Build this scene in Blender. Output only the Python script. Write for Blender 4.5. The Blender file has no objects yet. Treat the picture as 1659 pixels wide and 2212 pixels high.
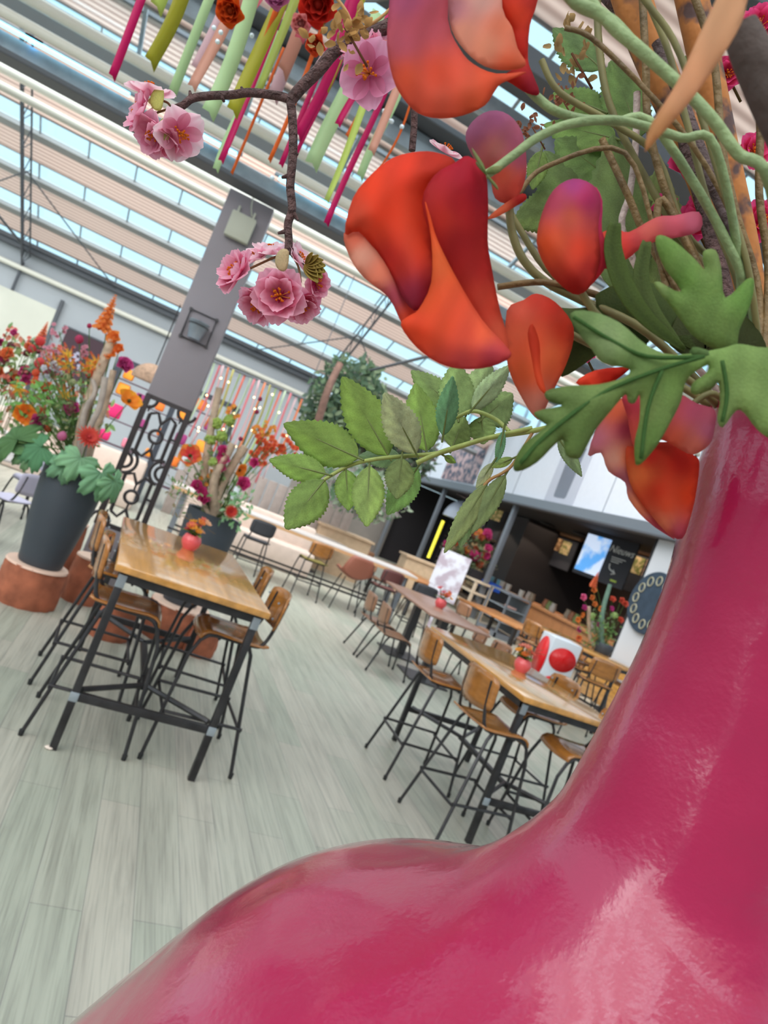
import bpy, bmesh, math, random
from mathutils import Vector, Matrix, geometry, noise
random.seed(7)
C = bpy.data.collections.new('cafe'); bpy.context.scene.collection.children.link(C)
PI = math.pi
# ------------------------------------------------------------ camera
F_PX = 1500.0; ROLL = math.radians(22.2); YAW = math.radians(18.8); EYE = Vector((0, 0, 1.8))
RT = Vector((math.cos(YAW), -math.sin(YAW), 0)); FW = Vector((math.sin(YAW), math.cos(YAW), 0)); UP = Vector((0, 0, 1))
cd = bpy.data.cameras.new('camera'); cam = bpy.data.objects.new('camera', cd); C.objects.link(cam)
bpy.context.scene.camera = cam
cd.sensor_fit = 'HORIZONTAL'; cd.sensor_width = 36; cd.lens = F_PX / 1659 * 36; cd.clip_start = 0.02; cd.clip_end = 300
cx = RT * math.cos(ROLL) + UP * math.sin(ROLL); cy = -RT * math.sin(ROLL) + UP * math.cos(ROLL); cz = -FW
cam.matrix_world = Matrix(((cx.x, cy.x, cz.x, EYE.x), (cx.y, cy.y, cz.y, EYE.y), (cx.z, cy.z, cz.z, EYE.z), (0, 0, 0, 1)))
cd.dof.use_dof = True; cd.dof.focus_distance = 0.64; cd.dof.aperture_fstop = cd.lens / 2.4
# ------------------------------------------------------------ light
sc = bpy.context.scene
sc.view_settings.view_transform = 'Standard'; sc.view_settings.look = 'None'; sc.view_settings.gamma = 1
sc.view_settings.exposure = 0.25
w = bpy.data.worlds.new('overcast'); sc.world = w; w.use_nodes = True
wn = w.node_tree.nodes; wl = w.node_tree.links
bg = wn['Background']; bg.inputs[1].default_value = 1.15; bg.inputs[0].default_value = (0.66, 0.90, 1.0, 1)
sd = bpy.data.lights.new('overcast_sun', 'SUN'); sun = bpy.data.objects.new('overcast_sun', sd); C.objects.link(sun)
sd.energy = 4.0; sd.angle = math.radians(90); sd.color = (1.0, 0.97, 0.93)
sun.rotation_euler = Vector((0.45, 0.85, -1.0)).to_track_quat('-Z', 'Y').to_euler()
def area(name, loc, target, sx, sy, e, col=(1, 0.97, 0.94)):
    l = bpy.data.lights.new(name, 'AREA'); l.shape = 'RECTANGLE'; l.size = sx; l.size_y = sy; l.energy = e; l.color = col
    o = bpy.data.objects.new(name, l); o.location = loc; C.objects.link(o)
    o.rotation_euler = (Vector(target) - Vector(loc)).to_track_quat('-Z', 'Y').to_euler(); return o
area('skylight_far_bay', (2, 13.5, 9.2), (2, 13.5, 0), 14, 9, 900)
area('fill_near_bay', (-1.5, -1.8, 6.4), (.4, 1.2, 1.2), 10, 8, 430)  # added area lamp below the near roof, brightens the foreground
area('area_shop', (12.2, 17, 3.3), (12.2, 17, 0), 1.2, 8, 40, (1, .8, .6))  # warm area lamp just under the closed black shop ceiling
# ------------------------------------------------------------ projection helpers (real points from measured bearings)
def ray(x, y):
    a = x - 829.5; b = y - 1106
    u = a * math.cos(ROLL) + b * math.sin(ROLL); v = -a * math.sin(ROLL) + b * math.cos(ROLL)
    return FW + RT * (u / F_PX) - UP * (v / F_PX)
def PD(x, y, d): return EYE + ray(x, y) * d
def PZ(x, y, z): r = ray(x, y); return EYE + r * ((z - EYE.z) / r.z)
def PY(x, y, Y): r = ray(x, y); return EYE + r * (Y / r.y)
def PX(x, y, X): r = ray(x, y); return EYE + r * (X / r.x)
# ------------------------------------------------------------ materials
def lin(c):
    return tuple(((v / 255) / 12.92 if v <= 10 else ((v / 255 + .055) / 1.055) ** 2.4) for v in c)
MATS = {}
def mat(name, rgb, rough=.5, metal=0, coat=0, bump=0, bscale=30, var=0, vscale=8, trans=0, emit=0, stretch=None, sheen=0, spec=None):
    if name in MATS: return MATS[name]
    m = bpy.data.materials.new(name); m.use_nodes = True; MATS[name] = m
    nt = m.node_tree; b = nt.nodes['Principled BSDF']; c = lin(rgb)
    b.inputs['Base Color'].default_value = (*c, 1); b.inputs['Roughness'].default_value = rough; b.inputs['Metallic'].default_value = metal
    b.inputs['Coat Weight'].default_value = coat; b.inputs['Coat Roughness'].default_value = .08
    if spec is not None: b.inputs['Specular IOR Level'].default_value = spec
    if emit: b.inputs['Emission Color'].default_value = (*c, 1); b.inputs['Emission Strength'].default_value = emit
    tc = nt.nodes.new('ShaderNodeTexCoord'); src = tc.outputs['Object']
    if stretch:
        mp = nt.nodes.new('ShaderNodeMapping'); mp.inputs['Scale'].default_value = stretch; nt.links.new(src, mp.inputs[0]); src = mp.outputs[0]
    if var:
        n = nt.nodes.new('ShaderNodeTexNoise'); n.inputs['Scale'].default_value = vscale; n.inputs['Detail'].default_value = 5; nt.links.new(src, n.inputs['Vector'])
        mx = nt.nodes.new('ShaderNodeMix'); mx.data_type = 'RGBA'
        mx.inputs[6].default_value = (*[max(0, v * (1 - var)) for v in c], 1); mx.inputs[7].default_value = (*[min(1, v * (1 + var)) for v in c], 1)
        rp = nt.nodes.new('ShaderNodeMapRange'); rp.inputs[1].default_value = .3; rp.inputs[2].default_value = .7
        nt.links.new(n.outputs['Fac'], rp.inputs[0]); nt.links.new(rp.outputs[0], mx.inputs[0]); nt.links.new(mx.outputs[2], b.inputs['Base Color'])
    if bump:
        n = nt.nodes.new('ShaderNodeTexNoise'); n.inputs['Scale'].default_value = bscale; n.inputs['Detail'].default_value = 4; nt.links.new(src, n.inputs['Vector'])
        bp = nt.nodes.new('ShaderNodeBump'); bp.inputs['Strength'].default_value = bump; bp.inputs['Distance'].default_value = .01
        nt.links.new(n.outputs['Fac'], bp.inputs['Height']); nt.links.new(bp.outputs[0], b.inputs['Normal'])
    if trans:
        tr = nt.nodes.new('ShaderNodeBsdfTranslucent'); ms = nt.nodes.new('ShaderNodeMixShader'); ms.inputs[0].default_value = trans
        src2 = b.inputs['Base Color'].links[0].from_socket if b.inputs['Base Color'].links else None
        if src2: nt.links.new(src2, tr.inputs[0])
        else: tr.inputs[0].default_value = (*c, 1)
        out = nt.nodes['Material Output']; nt.links.new(b.outputs[0], ms.inputs[1]); nt.links.new(tr.outputs[0], ms.inputs[2]); nt.links.new(ms.outputs[0], out.inputs[0])
    return m
def vmat(name, rough=.55, trans=.35, bump=.2, bscale=60, stretch=None, var=.0):
    """petals and leaves: colour comes from the mesh's own colour attribute"""
    m = bpy.data.materials.new(name); m.use_nodes = True; nt = m.node_tree; b = nt.nodes['Principled BSDF']
    at = nt.nodes.new('ShaderNodeAttribute'); at.attribute_name = 'Col'
    col = at.outputs['Color']
    tc = nt.nodes.new('ShaderNodeTexCoord')
    n = nt.nodes.new('ShaderNodeTexNoise'); n.inputs['Scale'].default_value = bscale; n.inputs['Detail'].default_value = 4
    nt.links.new(tc.outputs['Object'], n.inputs['Vector'])
    if var:
        mx = nt.nodes.new('ShaderNodeMix'); mx.data_type = 'RGBA'; mx.blend_type = 'MULTIPLY'
        rp = nt.nodes.new('ShaderNodeMapRange'); rp.inputs[1].default_value = .3; rp.inputs[2].default_value = .7; rp.inputs[3].default_value = 1 - var; rp.inputs[4].default_value = 1
        nt.links.new(n.outputs['Fac'], rp.inputs[0]); nt.links.new(rp.outputs[0], mx.inputs[7]); mx.inputs[0].default_value = 1
        nt.links.new(col, mx.inputs[6]); col = mx.outputs[2]
    nt.links.new(col, b.inputs['Base Color']); b.inputs['Roughness'].default_value = rough; b.inputs['Specular IOR Level'].default_value = .3
    bp = nt.nodes.new('ShaderNodeBump'); bp.inputs['Strength'].default_value = bump; bp.inputs['Distance'].default_value = .002
    nt.links.new(n.outputs['Fac'], bp.inputs['Height']); nt.links.new(bp.outputs[0], b.inputs['Normal'])
    tr = nt.nodes.new('ShaderNodeBsdfTranslucent'); ms = nt.nodes.new('ShaderNodeMixShader'); ms.inputs[0].default_value = trans
    nt.links.new(col, tr.inputs[0]); out = nt.nodes['Material Output']
    nt.links.new(b.outputs[0], ms.inputs[1]); nt.links.new(tr.outputs[0], ms.inputs[2]); nt.links.new(ms.outputs[0], out.inputs[0])
    return m
M_PETAL = vmat('silk_petal', rough=.7, trans=.5, bump=.05, bscale=300)
M_LEAF = vmat('silk_leaf', rough=.7, trans=.5, bump=.3, bscale=700, var=.15)
steel = mat('blackened_steel', (62, 60, 62), .42, .6, var=.3, vscale=10)
oak = mat('varnished_oak', (196, 140, 72), .16, coat=.6, var=.22, vscale=2.2, stretch=(9, .8, 9), spec=.6)
ply = mat('moulded_plywood', (160, 102, 46), .2, coat=.5, var=.25, vscale=3, stretch=(3, 3, 12))
brownwood = mat('brown_tabletop', (150, 112, 95), .3, var=.15, vscale=3, stretch=(8, 1, 8))
galv = mat('galvanised_steel', (150, 158, 165), .4, .3, var=.2, vscale=6)
darkbeam = mat('dark_beam', (82, 84, 90), .6)
cream = mat('cream_pipe', (222, 218, 206), .35)
# ------------------------------------------------------------ mesh helpers
def V(*a): return Vector(a)
def new(): return bmesh.new()
def add_box(bm, c, s, rz=0, bev=0, M=None):
    r = bmesh.ops.create_cube(bm, size=1); vs = r['verts']
    m = Matrix.Translation(Vector(c)) @ Matrix.Rotation(rz, 4, 'Z') @ Matrix.Diagonal((*s, 1))
    if M is not None: m = M @ m
    bmesh.ops.transform(bm, matrix=m, verts=vs)
    if bev:
        es = list({e for v in vs for e in v.link_edges})
        bmesh.ops.bevel(bm, geom=es, offset=bev, segments=2, affect='EDGES', profile=.5)
def add_tube(bm, pts, r, seg=8, caps=True):
    pts = [Vector(p) for p in pts]; n = len(pts); rs = r if isinstance(r, (list, tuple)) else [r] * n
    rings = []; prev = None
    for i, p in enumerate(pts):
        t = (pts[min(i + 1, n - 1)] - pts[max(i - 1, 0)]).normalized()
        if prev is None:
            a = Vector((0, 0, 1)) if abs(t.z) < .9 else Vector((1, 0, 0)); nx = t.cross(a).normalized()
        else: nx = (prev - t * prev.dot(t)).normalized()
        prev = nx; ny = t.cross(nx)
        rings.append([bm.verts.new(p + (nx * math.cos(2 * PI * k / seg) + ny * math.sin(2 * PI * k / seg)) * rs[i]) for k in range(seg)])
    for a, b in zip(rings, rings[1:]):
        for k in range(seg): bm.faces.new((a[k], a[(k + 1) % seg], b[(k + 1) % seg], b[k]))
    if caps and seg > 2: bm.faces.new(rings[0][::-1]); bm.faces.new(rings[-1])
def add_lathe(bm, prof, seg=32, c=(0, 0, 0), sx=1, sy=1):
    rings = []
    for r, z in prof:
        rings.append([bm.verts.new((c[0] + sx * r * math.cos(2 * PI * k / seg), c[1] + sy * r * math.sin(2 * PI * k / seg), c[2] + z)) for k in range(seg)])
    for a, b in zip(rings, rings[1:]):
        for k in range(seg): bm.faces.new((a[k], a[(k + 1) % seg], b[(k + 1) % seg], b[k]))
    if prof[0][0] > 1e-5: bm.faces.new(rings[0][::-1])
    if prof[-1][0] > 1e-5: bm.faces.new(rings[-1])
def add_ball(bm, c, r, sz=1, sub=2, jit=0):
    res = bmesh.ops.create_icosphere(bm, subdivisions=sub, radius=1)
    for v in res['verts']:
        k = 1 + (random.uniform(-jit, jit) if jit else 0)
        v.co = Vector(c) + Vector((v.co.x * r * k, v.co.y * r * k, v.co.z * r * sz * k))
def smooth_path(pts, n=6):
    pts = [Vector(p) for p in pts]; out = []
    for i in range(len(pts) - 1):
        p0 = pts[max(i - 1, 0)]; p1 = pts[i]; p2 = pts[i + 1]; p3 = pts[min(i + 2, len(pts) - 1)]
        for k in range(n):
            t = k / n
            out.append(.5 * ((2 * p1) + (p2 - p0) * t + (2 * p0 - 5 * p1 + 4 * p2 - p3) * t * t + (3 * p1 - p0 - 3 * p2 + p3) * t ** 3))
    out.append(pts[-1]); return out
def obj(name, bm, m, parent=None, smooth=True, kind=None, solid=0):
    bmesh.ops.recalc_face_normals(bm, faces=bm.faces)
    me = bpy.data.meshes.new(name); bm.to_mesh(me); bm.free()
    if smooth:
        me.shade_smooth()
        try: me.set_sharp_from_angle(angle=math.radians(40))
        except Exception: pass
    me.materials.append(m); o = bpy.data.objects.new(name, me); C.objects.link(o)
    if parent is not None: o.parent = parent
    if kind: o['kind'] = kind
    if solid:
        s = o.modifiers.new('thickness', 'SOLIDIFY'); s.thickness = solid; s.offset = 0
    return o
def struct(name, bm, m, smooth=False): return obj(name, bm, m, None, smooth, 'structure')
def tag(o, label, cat, group=None, kind=None):
    o['label'] = label; o['category'] = cat
    if group: o['group'] = group
    if kind: o['kind'] = kind
    return o
def thing(name, label, cat, loc=(0, 0, 0), rz=0, group=None):
    o = bpy.data.objects.new(name, None); C.objects.link(o); o.location = loc; o.rotation_euler = (0, 0, rz); o.empty_display_size = .1
    return tag(o, label, cat, group)
def dup(root, loc, rz, label, group=None):
    r = root.copy(); C.objects.link(r); r.location = loc; r.rotation_euler = (0, 0, rz); r['label'] = label
    if group: r['group'] = group
    for ch in list(root.children):
        c = ch.copy(); C.objects.link(c); c.parent = r
        for g in ch.children:
            d = g.copy(); C.objects.link(d); d.parent = c
    return r
# coloured-vertex mesh collector for petals and leaves
class Petals:
    def __init__(s): s.v = []; s.f = []; s.c = []
    def grid(s, pts, cols):      # rows of points
        b = len(s.v); nr = len(pts); nc = len(pts[0])
        for r in range(nr):
            for k in range(nc): s.v.append(pts[r][k]); s.c.append(cols[r][k])
        for r in range(nr - 1):
            for k in range(nc - 1): s.f.append((b + r * nc + k, b + r * nc + k + 1, b + (r + 1) * nc + k + 1, b + (r + 1) * nc + k))
    def tri(s, pts, faces, cols):
        b = len(s.v); s.v += pts; s.c += cols; s.f += [tuple(b + i for i in f) for f in faces]
    def tube(s, pts, r, col, seg=6):
        bm = new(); add_tube(bm, pts, r, seg); bm.verts.index_update(); b = len(s.v)
        for v in bm.verts: s.v.append(v.co.copy()); s.c.append(col)
        for f in bm.faces: s.f.append(tuple(b + v.index for v in f.verts))
        bm.free()
    def ball(s, c, r, col, sz=1, sub=2, jit=0, col2=None):
        bm = new(); add_ball(bm, c, r, sz, sub, jit); bm.verts.index_update(); b = len(s.v)
        for v in bm.verts:
            s.v.append(v.co.copy()); t = random.random()
            s.c.append(col if not col2 else tuple(a * t + q * (1 - t) for a, q in zip(col, col2)))
        for f in bm.faces: s.f.append(tuple(b + v.index for v in f.verts))
        bm.free()
    def petal(s, M, L, W, col_base, col_tip, cup=.3, curl=.2, notch=0, nr=8, nc=7, ruff=0, tipw=.55):
        """petal growing along +X from the origin of M, face up +Z"""
        pts = []; cols = []; ph = random.uniform(0, 6)
        for i in range(nr):
            t = i / (nr - 1); wd = W * (math.sin(PI * min(1, t ** .75 * .86 + .04)) ** .8) * .5
            row = []; rc = []
            for k in range(nc):
                q = k / (nc - 1) * 2 - 1
                x = L * t * (1 - .12 * q * q * t); x -= notch * L * math.exp(-(q * 3) ** 2) * t ** 4
                z = curl * L * t * t + cup * W * q * q * (.3 + .7 * math.sin(PI * t)) + ruff * W * t * math.sin(q * 7 + ph)
                row.append(M @ Vector((x, q * wd, z)))
                g = min(1, max(0, t ** 1.2 + .12 * math.sin(q * 14 + ph) * t)); rc.append(tuple(a + (b - a) * g for a, b in zip(col_base, col_tip)))
            pts.append(row); cols.append(rc)
        s.grid(pts, cols)
    def build(s, name, m, parent=None, solid=0, smooth=True):
        me = bpy.data.meshes.new(name); me.from_pydata([tuple(v) for v in s.v], [], s.f); me.update()
        ca = me.color_attributes.new('Col', 'FLOAT_COLOR', 'POINT')
        for i, c in enumerate(s.c): ca.data[i].color = (*c[:3], 1)
        if smooth: me.shade_smooth()
        me.materials.append(m); o = bpy.data.objects.new(name, me); C.objects.link(o)
        if parent is not None: o.parent = parent
        if solid:
            q = o.modifiers.new('thickness', 'SOLIDIFY'); q.thickness = solid; q.offset = 0
        return o
def frame(dirv, spin=0):
    """rotation whose +Z looks along dirv"""
    q = Vector(dirv).normalized().to_track_quat('Z', 'Y').to_matrix().to_4x4()
    return q @ Matrix.Rotation(spin, 4, 'Z')
exec_parts = None
# ============================================================ THE SETTING
# floor: grey-green printed planks running into the room
fm = bpy.data.materials.new('plank_vinyl'); fm.use_nodes = True; nt = fm.node_tree; b = nt.nodes['Principled BSDF']
tc = nt.nodes.new('ShaderNodeTexCoord'); sep = nt.nodes.new('ShaderNodeSeparateXYZ'); com = nt.nodes.new('ShaderNodeCombineXYZ')
nt.links.new(tc.outputs['Object'], sep.inputs[0]); nt.links.new(sep.outputs['Y'], com.inputs['X']); nt.links.new(sep.outputs['X'], com.inputs['Y'])
br = nt.nodes.new('ShaderNodeTexBrick'); br.offset = .37; br.inputs['Scale'].default_value = 1; br.inputs['Brick Width'].default_value = 1.3; br.inputs['Row Height'].default_value = .19
br.inputs['Mortar Size'].default_value = .0022; br.inputs['Mortar Smooth'].default_value = .3
br.inputs['Color1'].default_value = (*lin((166, 168, 153)), 1); br.inputs['Color2'].default_value = (*lin((184, 177, 164)), 1); br.inputs['Mortar'].default_value = (*lin((140, 138, 130)), 1)
nt.links.new(com.outputs[0], br.inputs['Vector'])
mp = nt.nodes.new('ShaderNodeMapping'); mp.inputs['Scale'].default_value = (11, .5, 1); nt.links.new(tc.outputs['Object'], mp.inputs[0])
n1 = nt.nodes.new('ShaderNodeTexNoise'); n1.inputs['Scale'].default_value = 1.6; n1.inputs['Detail'].default_value = 8; n1.inputs['Roughness'].default_value = .65; n1.inputs['Distortion'].default_value = .7
nt.links.new(mp.outputs[0], n1.inputs['Vector'])
mr = nt.nodes.new('ShaderNodeMapRange'); mr.inputs[1].default_value = .34; mr.inputs[2].default_value = .56; mr.inputs[3].default_value = .68; mr.inputs[4].default_value = 1.0
nt.links.new(n1.outputs['Fac'], mr.inputs[0])
mx = nt.nodes.new('ShaderNodeMix'); mx.data_type = 'RGBA'; mx.blend_type = 'MULTIPLY'; mx.inputs[0].default_value = .8
nt.links.new(br.outputs['Color'], mx.inputs[6]); nt.links.new(mr.outputs[0], mx.inputs[7])
mp2 = nt.nodes.new('ShaderNodeMapping'); mp2.inputs['Scale'].default_value = (50, 1.1, 1); nt.links.new(tc.outputs['Object'], mp2.inputs[0])
n2 = nt.nodes.new('ShaderNodeTexNoise'); n2.inputs['Scale'].default_value = 2; n2.inputs['Detail'].default_value = 6; nt.links.new(mp2.outputs[0], n2.inputs['Vector'])
mr2 = nt.nodes.new('ShaderNodeMapRange'); mr2.inputs[1].default_value = .35; mr2.inputs[2].default_value = .5; mr2.inputs[3].default_value = .72; mr2.inputs[4].default_value = 1
nt.links.new(n2.outputs['Fac'], mr2.inputs[0])
mx2 = nt.nodes.new('ShaderNodeMix'); mx2.data_type = 'RGBA'; mx2.blend_type = 'MULTIPLY'; mx2.inputs[0].default_value = .7
nt.links.new(mx.outputs[2], mx2.inputs[6]); nt.links.new(mr2.outputs[0], mx2.inputs[7]); nt.links.new(mx2.outputs[2], b.inputs['Base Color'])
b.inputs['Roughness'].default_value = .38; b.inputs['Specular IOR Level'].default_value = .45
bm = new(); add_box(bm, (3, 12, -.05), (36, 36, .1)); struct('floor', bm, fm)

wallm = mat('painted_wall_grey', (168, 171, 176), .7, var=.05, vscale=.6); creamwall = mat('cream_panel', (205, 203, 190), .7, var=.06, vscale=1)
whitewall = mat('white_wall', (196, 197, 202), .6, var=.03, vscale=.7)
YW = 21.0; SL = .511; EAVE = 4.72
bm = new(); add_box(bm, (-2.5, YW + .1, 2.36), (13, .2, 4.72)); struct('wall_back', bm, wallm)
bm = new(); add_box(bm, (-6.2, YW - .06, 1.75), (5.2, .12, 3.5)); struct('wall_back_panel', bm, creamwall)
bm = new(); add_box(bm, (-3.58, YW - .09, 1.9), (.09, .1, 3.8)); struct('trim_1', bm, darkbeam)
bm = new(); add_tube(bm, [(-8, YW - .15, 4.13), (4.0, YW - .15, 4.13)], .07, 10); struct('trim_2', bm, cream, True)
bm = new(); add_box(bm, (-2.5, YW - .12, 4.66), (13, .22, .16)); add_box(bm, (-2.5, YW - .3, 4.76), (13, .06, .1)); struct('trim_3', bm, darkbeam)
# wall far behind the plants, past the end of the grey wall
bm = new(); add_box(bm, (6.5, 27.1, 2.4), (6.4, .2, 4.8)); struct('wall_far', bm, mat('far_wall', (120, 112, 106), .8, var=.2, vscale=1))
# roof: rows of glass and pleated shade screens between bars, sloping down to the back wall
scm = bpy.data.materials.new('pleated_screen'); scm.use_nodes = True; nt = scm.node_tree; b = nt.nodes['Principled BSDF']
tc = nt.nodes.new('ShaderNodeTexCoord'); wv = nt.nodes.new('ShaderNodeTexWave'); wv.wave_type = 'BANDS'; wv.bands_direction = 'Y'; wv.inputs['Scale'].default_value = 3.2; wv.inputs['Distortion'].default_value = .15
nt.links.new(tc.outputs['Object'], wv.inputs['Vector'])
nz = nt.nodes.new('ShaderNodeTexNoise'); nz.inputs['Scale'].default_value = 1.1; nt.links.new(tc.outputs['Object'], nz.inputs['Vector'])
rp = nt.nodes.new('ShaderNodeMix'); rp.data_type = 'RGBA'; rp.inputs[6].default_value = (*lin((206, 186, 178)), 1); rp.inputs[7].default_value = (*lin((244, 228, 220)), 1)
nt.links.new(wv.outputs['Fac'], rp.inputs[0]); nt.links.new(rp.outputs[2], b.inputs['Base Color']); b.inputs['Roughness'].default_value = .8
tr = nt.nodes.new('ShaderNodeBsdfTranslucent'); ms = nt.nodes.new('ShaderNodeMixShader'); ms.inputs[0].default_value = .62
nt.links.new(rp.outputs[2], tr.inputs[0]); nt.links.new(b.outputs[0], ms.inputs[1]); nt.links.new(tr.outputs[0], ms.inputs[2]); nt.links.new(ms.outputs[0], nt.nodes['Material Output'].inputs[0])
glass = bpy.data.materials.new('roof_glass'); glass.use_nodes = True; nt = glass.node_tree
for n in list(nt.nodes):
    if n.type == 'BSDF_PRINCIPLED': nt.nodes.remove(n)
t_ = nt.nodes.new('ShaderNodeBsdfTransparent'); t_.inputs[0].default_value = (.9, .97, 1, 1); g_ = nt.nodes.new('ShaderNodeBsdfGlossy'); g_.inputs['Roughness'].default_value = .05
ms = nt.nodes.new('ShaderNodeMixShader'); ms.inputs[0].default_value = .04
nt.links.new(t_.outputs[0], ms.inputs[1]); nt.links.new(g_.outputs[0], ms.inputs[2]); nt.links.new(ms.outputs[0], nt.nodes['Material Output'].inputs[0])
def roof(y_e, z_e, rows, x0, x1, y_stop, per=1.22, first=.33, win=.47, mull=1.03, mx0=-4.62, tag_=1, span=10):
    """rows from the eave upward; slope rises towards the camera"""
    def rz(y): return z_e + SL * (y_e - y)
    scr = new(); bars = new(); gl = new(); gut = new()
    y = y_e
    def quad(bmx, ya, yb, off=0, th=.02):
        a = [bmx.verts.new((x0, ya, rz(ya) + off)), bmx.verts.new((x1, ya, rz(ya) + off)), bmx.verts.new((x1, yb, rz(yb) + off)), bmx.verts.new((x0, yb, rz(yb) + off))]
        bq = [bmx.verts.new(v.co + Vector((0, 0, th))) for v in a]
        for f in ((a[0], a[1], a[2], a[3]), (bq[3], bq[2], bq[1], bq[0]), (a[0], bq[0], bq[1], a[1]), (a[1], bq[1], bq[2], a[2]), (a[2], bq[2], bq[3], a[3]), (a[3], bq[3], bq[0], a[0])): bmx.faces.new(f)
    wtop = y_e - first; wbot = y_e - .02
    while wbot > y_stop:
        quad(gl, wbot, wtop, .09, .012)
        quad(gut, wbot + .16, wbot, -.02, .09)
        quad(bars, wtop + .012, wtop - .02, 0, .05)
        x = mx0 - mull * math.ceil((mx0 - x0) / mull)
        while x < x1:
            if x > x0:
                q = [bars.verts.new((x + dx, yy, rz(yy) + dz)) for yy in (wbot, wtop) for dx, dz in ((-.016, .03), (.016, .03), (.016, .08), (-.016, .08))]
                for f in ((0, 1, 2, 3), (7, 6, 5, 4), (0, 4, 5, 1), (1, 5, 6, 2), (2, 6, 7, 3), (3, 7, 4, 0)): bars.faces.new([q[i] for i in f])
            x += mull
        nb = wtop - (per - win) + .0
        quad(scr, wtop, nb + .14, 0, .015)
        wbot = nb; wtop = nb - win
    struct('ceiling_screens_%d' % tag_, scr, scm); struct('trim_%d' % (10 + tag_), bars, galv)
    struct('window_%d' % tag_, gl, glass); struct('trim_%d' % (20 + tag_), gut, mat('screen_rail', (150, 150, 150), .5, .2))
roof(21.0, 4.75, 6, -9, 9.6, 14.2, tag_=1)
roof(7.2, 4.75, 5, -7, 9.6, 1.2, per=1.5, win=.75, first=.5, tag_=2, mx0=-4.5)
def xbeam(name, y, z, sy, sz, m, x0=-7, x1=9.4):
    bm = new(); add_box(bm, ((x0 + x1) / 2, y, z), (x1 - x0, sy, sz), bev=.01); return struct(name, bm, m)
# the same roof continuing over and behind the visitor
def roof_back(y0, z0, n, x0, x1):
    scr = new(); bars = new(); gl = new()
    for k in range(n):
        for (a, b_, bmx) in ((0, .55, gl), (.55, 1.45, scr)):
            ya = y0 - k * 1.45 - a; yb = y0 - k * 1.45 - b_; za = z0 - SL * (k * 1.45 + a); zb = z0 - SL * (k * 1.45 + b_)
            q = [bmx.verts.new(p) for p in ((x0, ya, za), (x1, ya, za), (x1, yb, zb), (x0, yb, zb), (x0, ya, za + .02), (x1, ya, za + .02), (x1, yb, zb + .02), (x0, yb, zb + .02))]
            for f in ((0, 1, 2, 3), (7, 6, 5, 4), (0, 4, 5, 1), (1, 5, 6, 2), (2, 6, 7, 3), (3, 7, 4, 0)): bmx.faces.new([q[i] for i in f])
        add_box(bars, ((x0 + x1) / 2, y0 - k * 1.45, z0 - SL * k * 1.45 - .04), (x1 - x0, .1, .1)); add_box(bars, ((x0 + x1) / 2, y0 - k * 1.45 - .55, z0 - SL * (k * 1.45 + .55) - .04), (x1 - x0, .08, .08))
    struct('ceiling_screens_3', scr, scm); struct('trim_13', bars, galv); struct('window_3', gl, glass)
roof_back(.9, 7.9, 5, -7, 9.6)
bm = new(); add_box(bm, (2, -7.2, 2.2), (19, .2, 4.4)); struct('wall_front_added', bm, wallm)  # unseen wall behind the camera, added to darken the vase's reflections
bm = new(); add_box(bm, (-8.0, 3, 1.5), (.2, 20, 3.0)); struct('wall_left', bm, wallm)
xbeam('trim_31', 7.3, 4.345, .16, .17, galv); xbeam('trim_32', 7.2, 4.23, .26, .05, darkbeam)
xbeam('trim_33', 6.2, 4.95, .1, .2, galv); xbeam('trim_34', 6.1, 5.1, .3, .06, darkbeam); xbeam('trim_35', 4.95, 5.2, .35, .16, darkbeam); xbeam('trim_36', 5.3, 5.05, .08, .16, galv)
xbeam('trim_37', 4.0, 5.75, .35, .16, darkbeam)
bm = new(); add_box(bm, (1.2, 13.98, 8.5), (21, .2, .3)); struct('trim_38', bm, darkbeam)
for i, (y, z, r) in enumerate(((6.85, 4.43, .045), (6.85, 4.63, .05), (8.2, 4.45, .045), (8.2, 4.29, .045))):
    bm = new(); add_tube(bm, [(-7, y, z), (9.4, y, z)], r, 12); tag(obj('heating_pipe', bm, cream), ('lower cream heating pipe running in front of the pillar top', 'upper cream heating pipe running in front of the pillar top', 'upper cream heating pipe behind the grey pillar', 'lower cream heating pipe behind the grey pillar')[i], 'pipe')
for i, (x, l) in enumerate(((-2.62, 'leftmost cyan tube light under the roof gutter beam'), (-1.8, 'cyan tube light on the gutter beam left of the pillar'), (-.62, 'short cyan tube light just left of the pillar top'), (.56, 'cyan tube light on the gutter beam right of the pillar'))):
    t = thing('tube_light', l, 'lamp', (x, 7.18, 4.455), 0, None); hl = .44 if i != 2 else .3
    bm = new(); add_box(bm, (0, .02, .03), (hl * 2 + .1, .05, .03), bev=.005); obj('housing', bm, galv, t)
    bm = new(); add_tube(bm, [(-hl, 0, 0), (hl, 0, 0)], .02, 10); obj('lamp_tube', bm, mat('tube_glow', (140, 225, 255), .4, emit=2.4), t)
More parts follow.
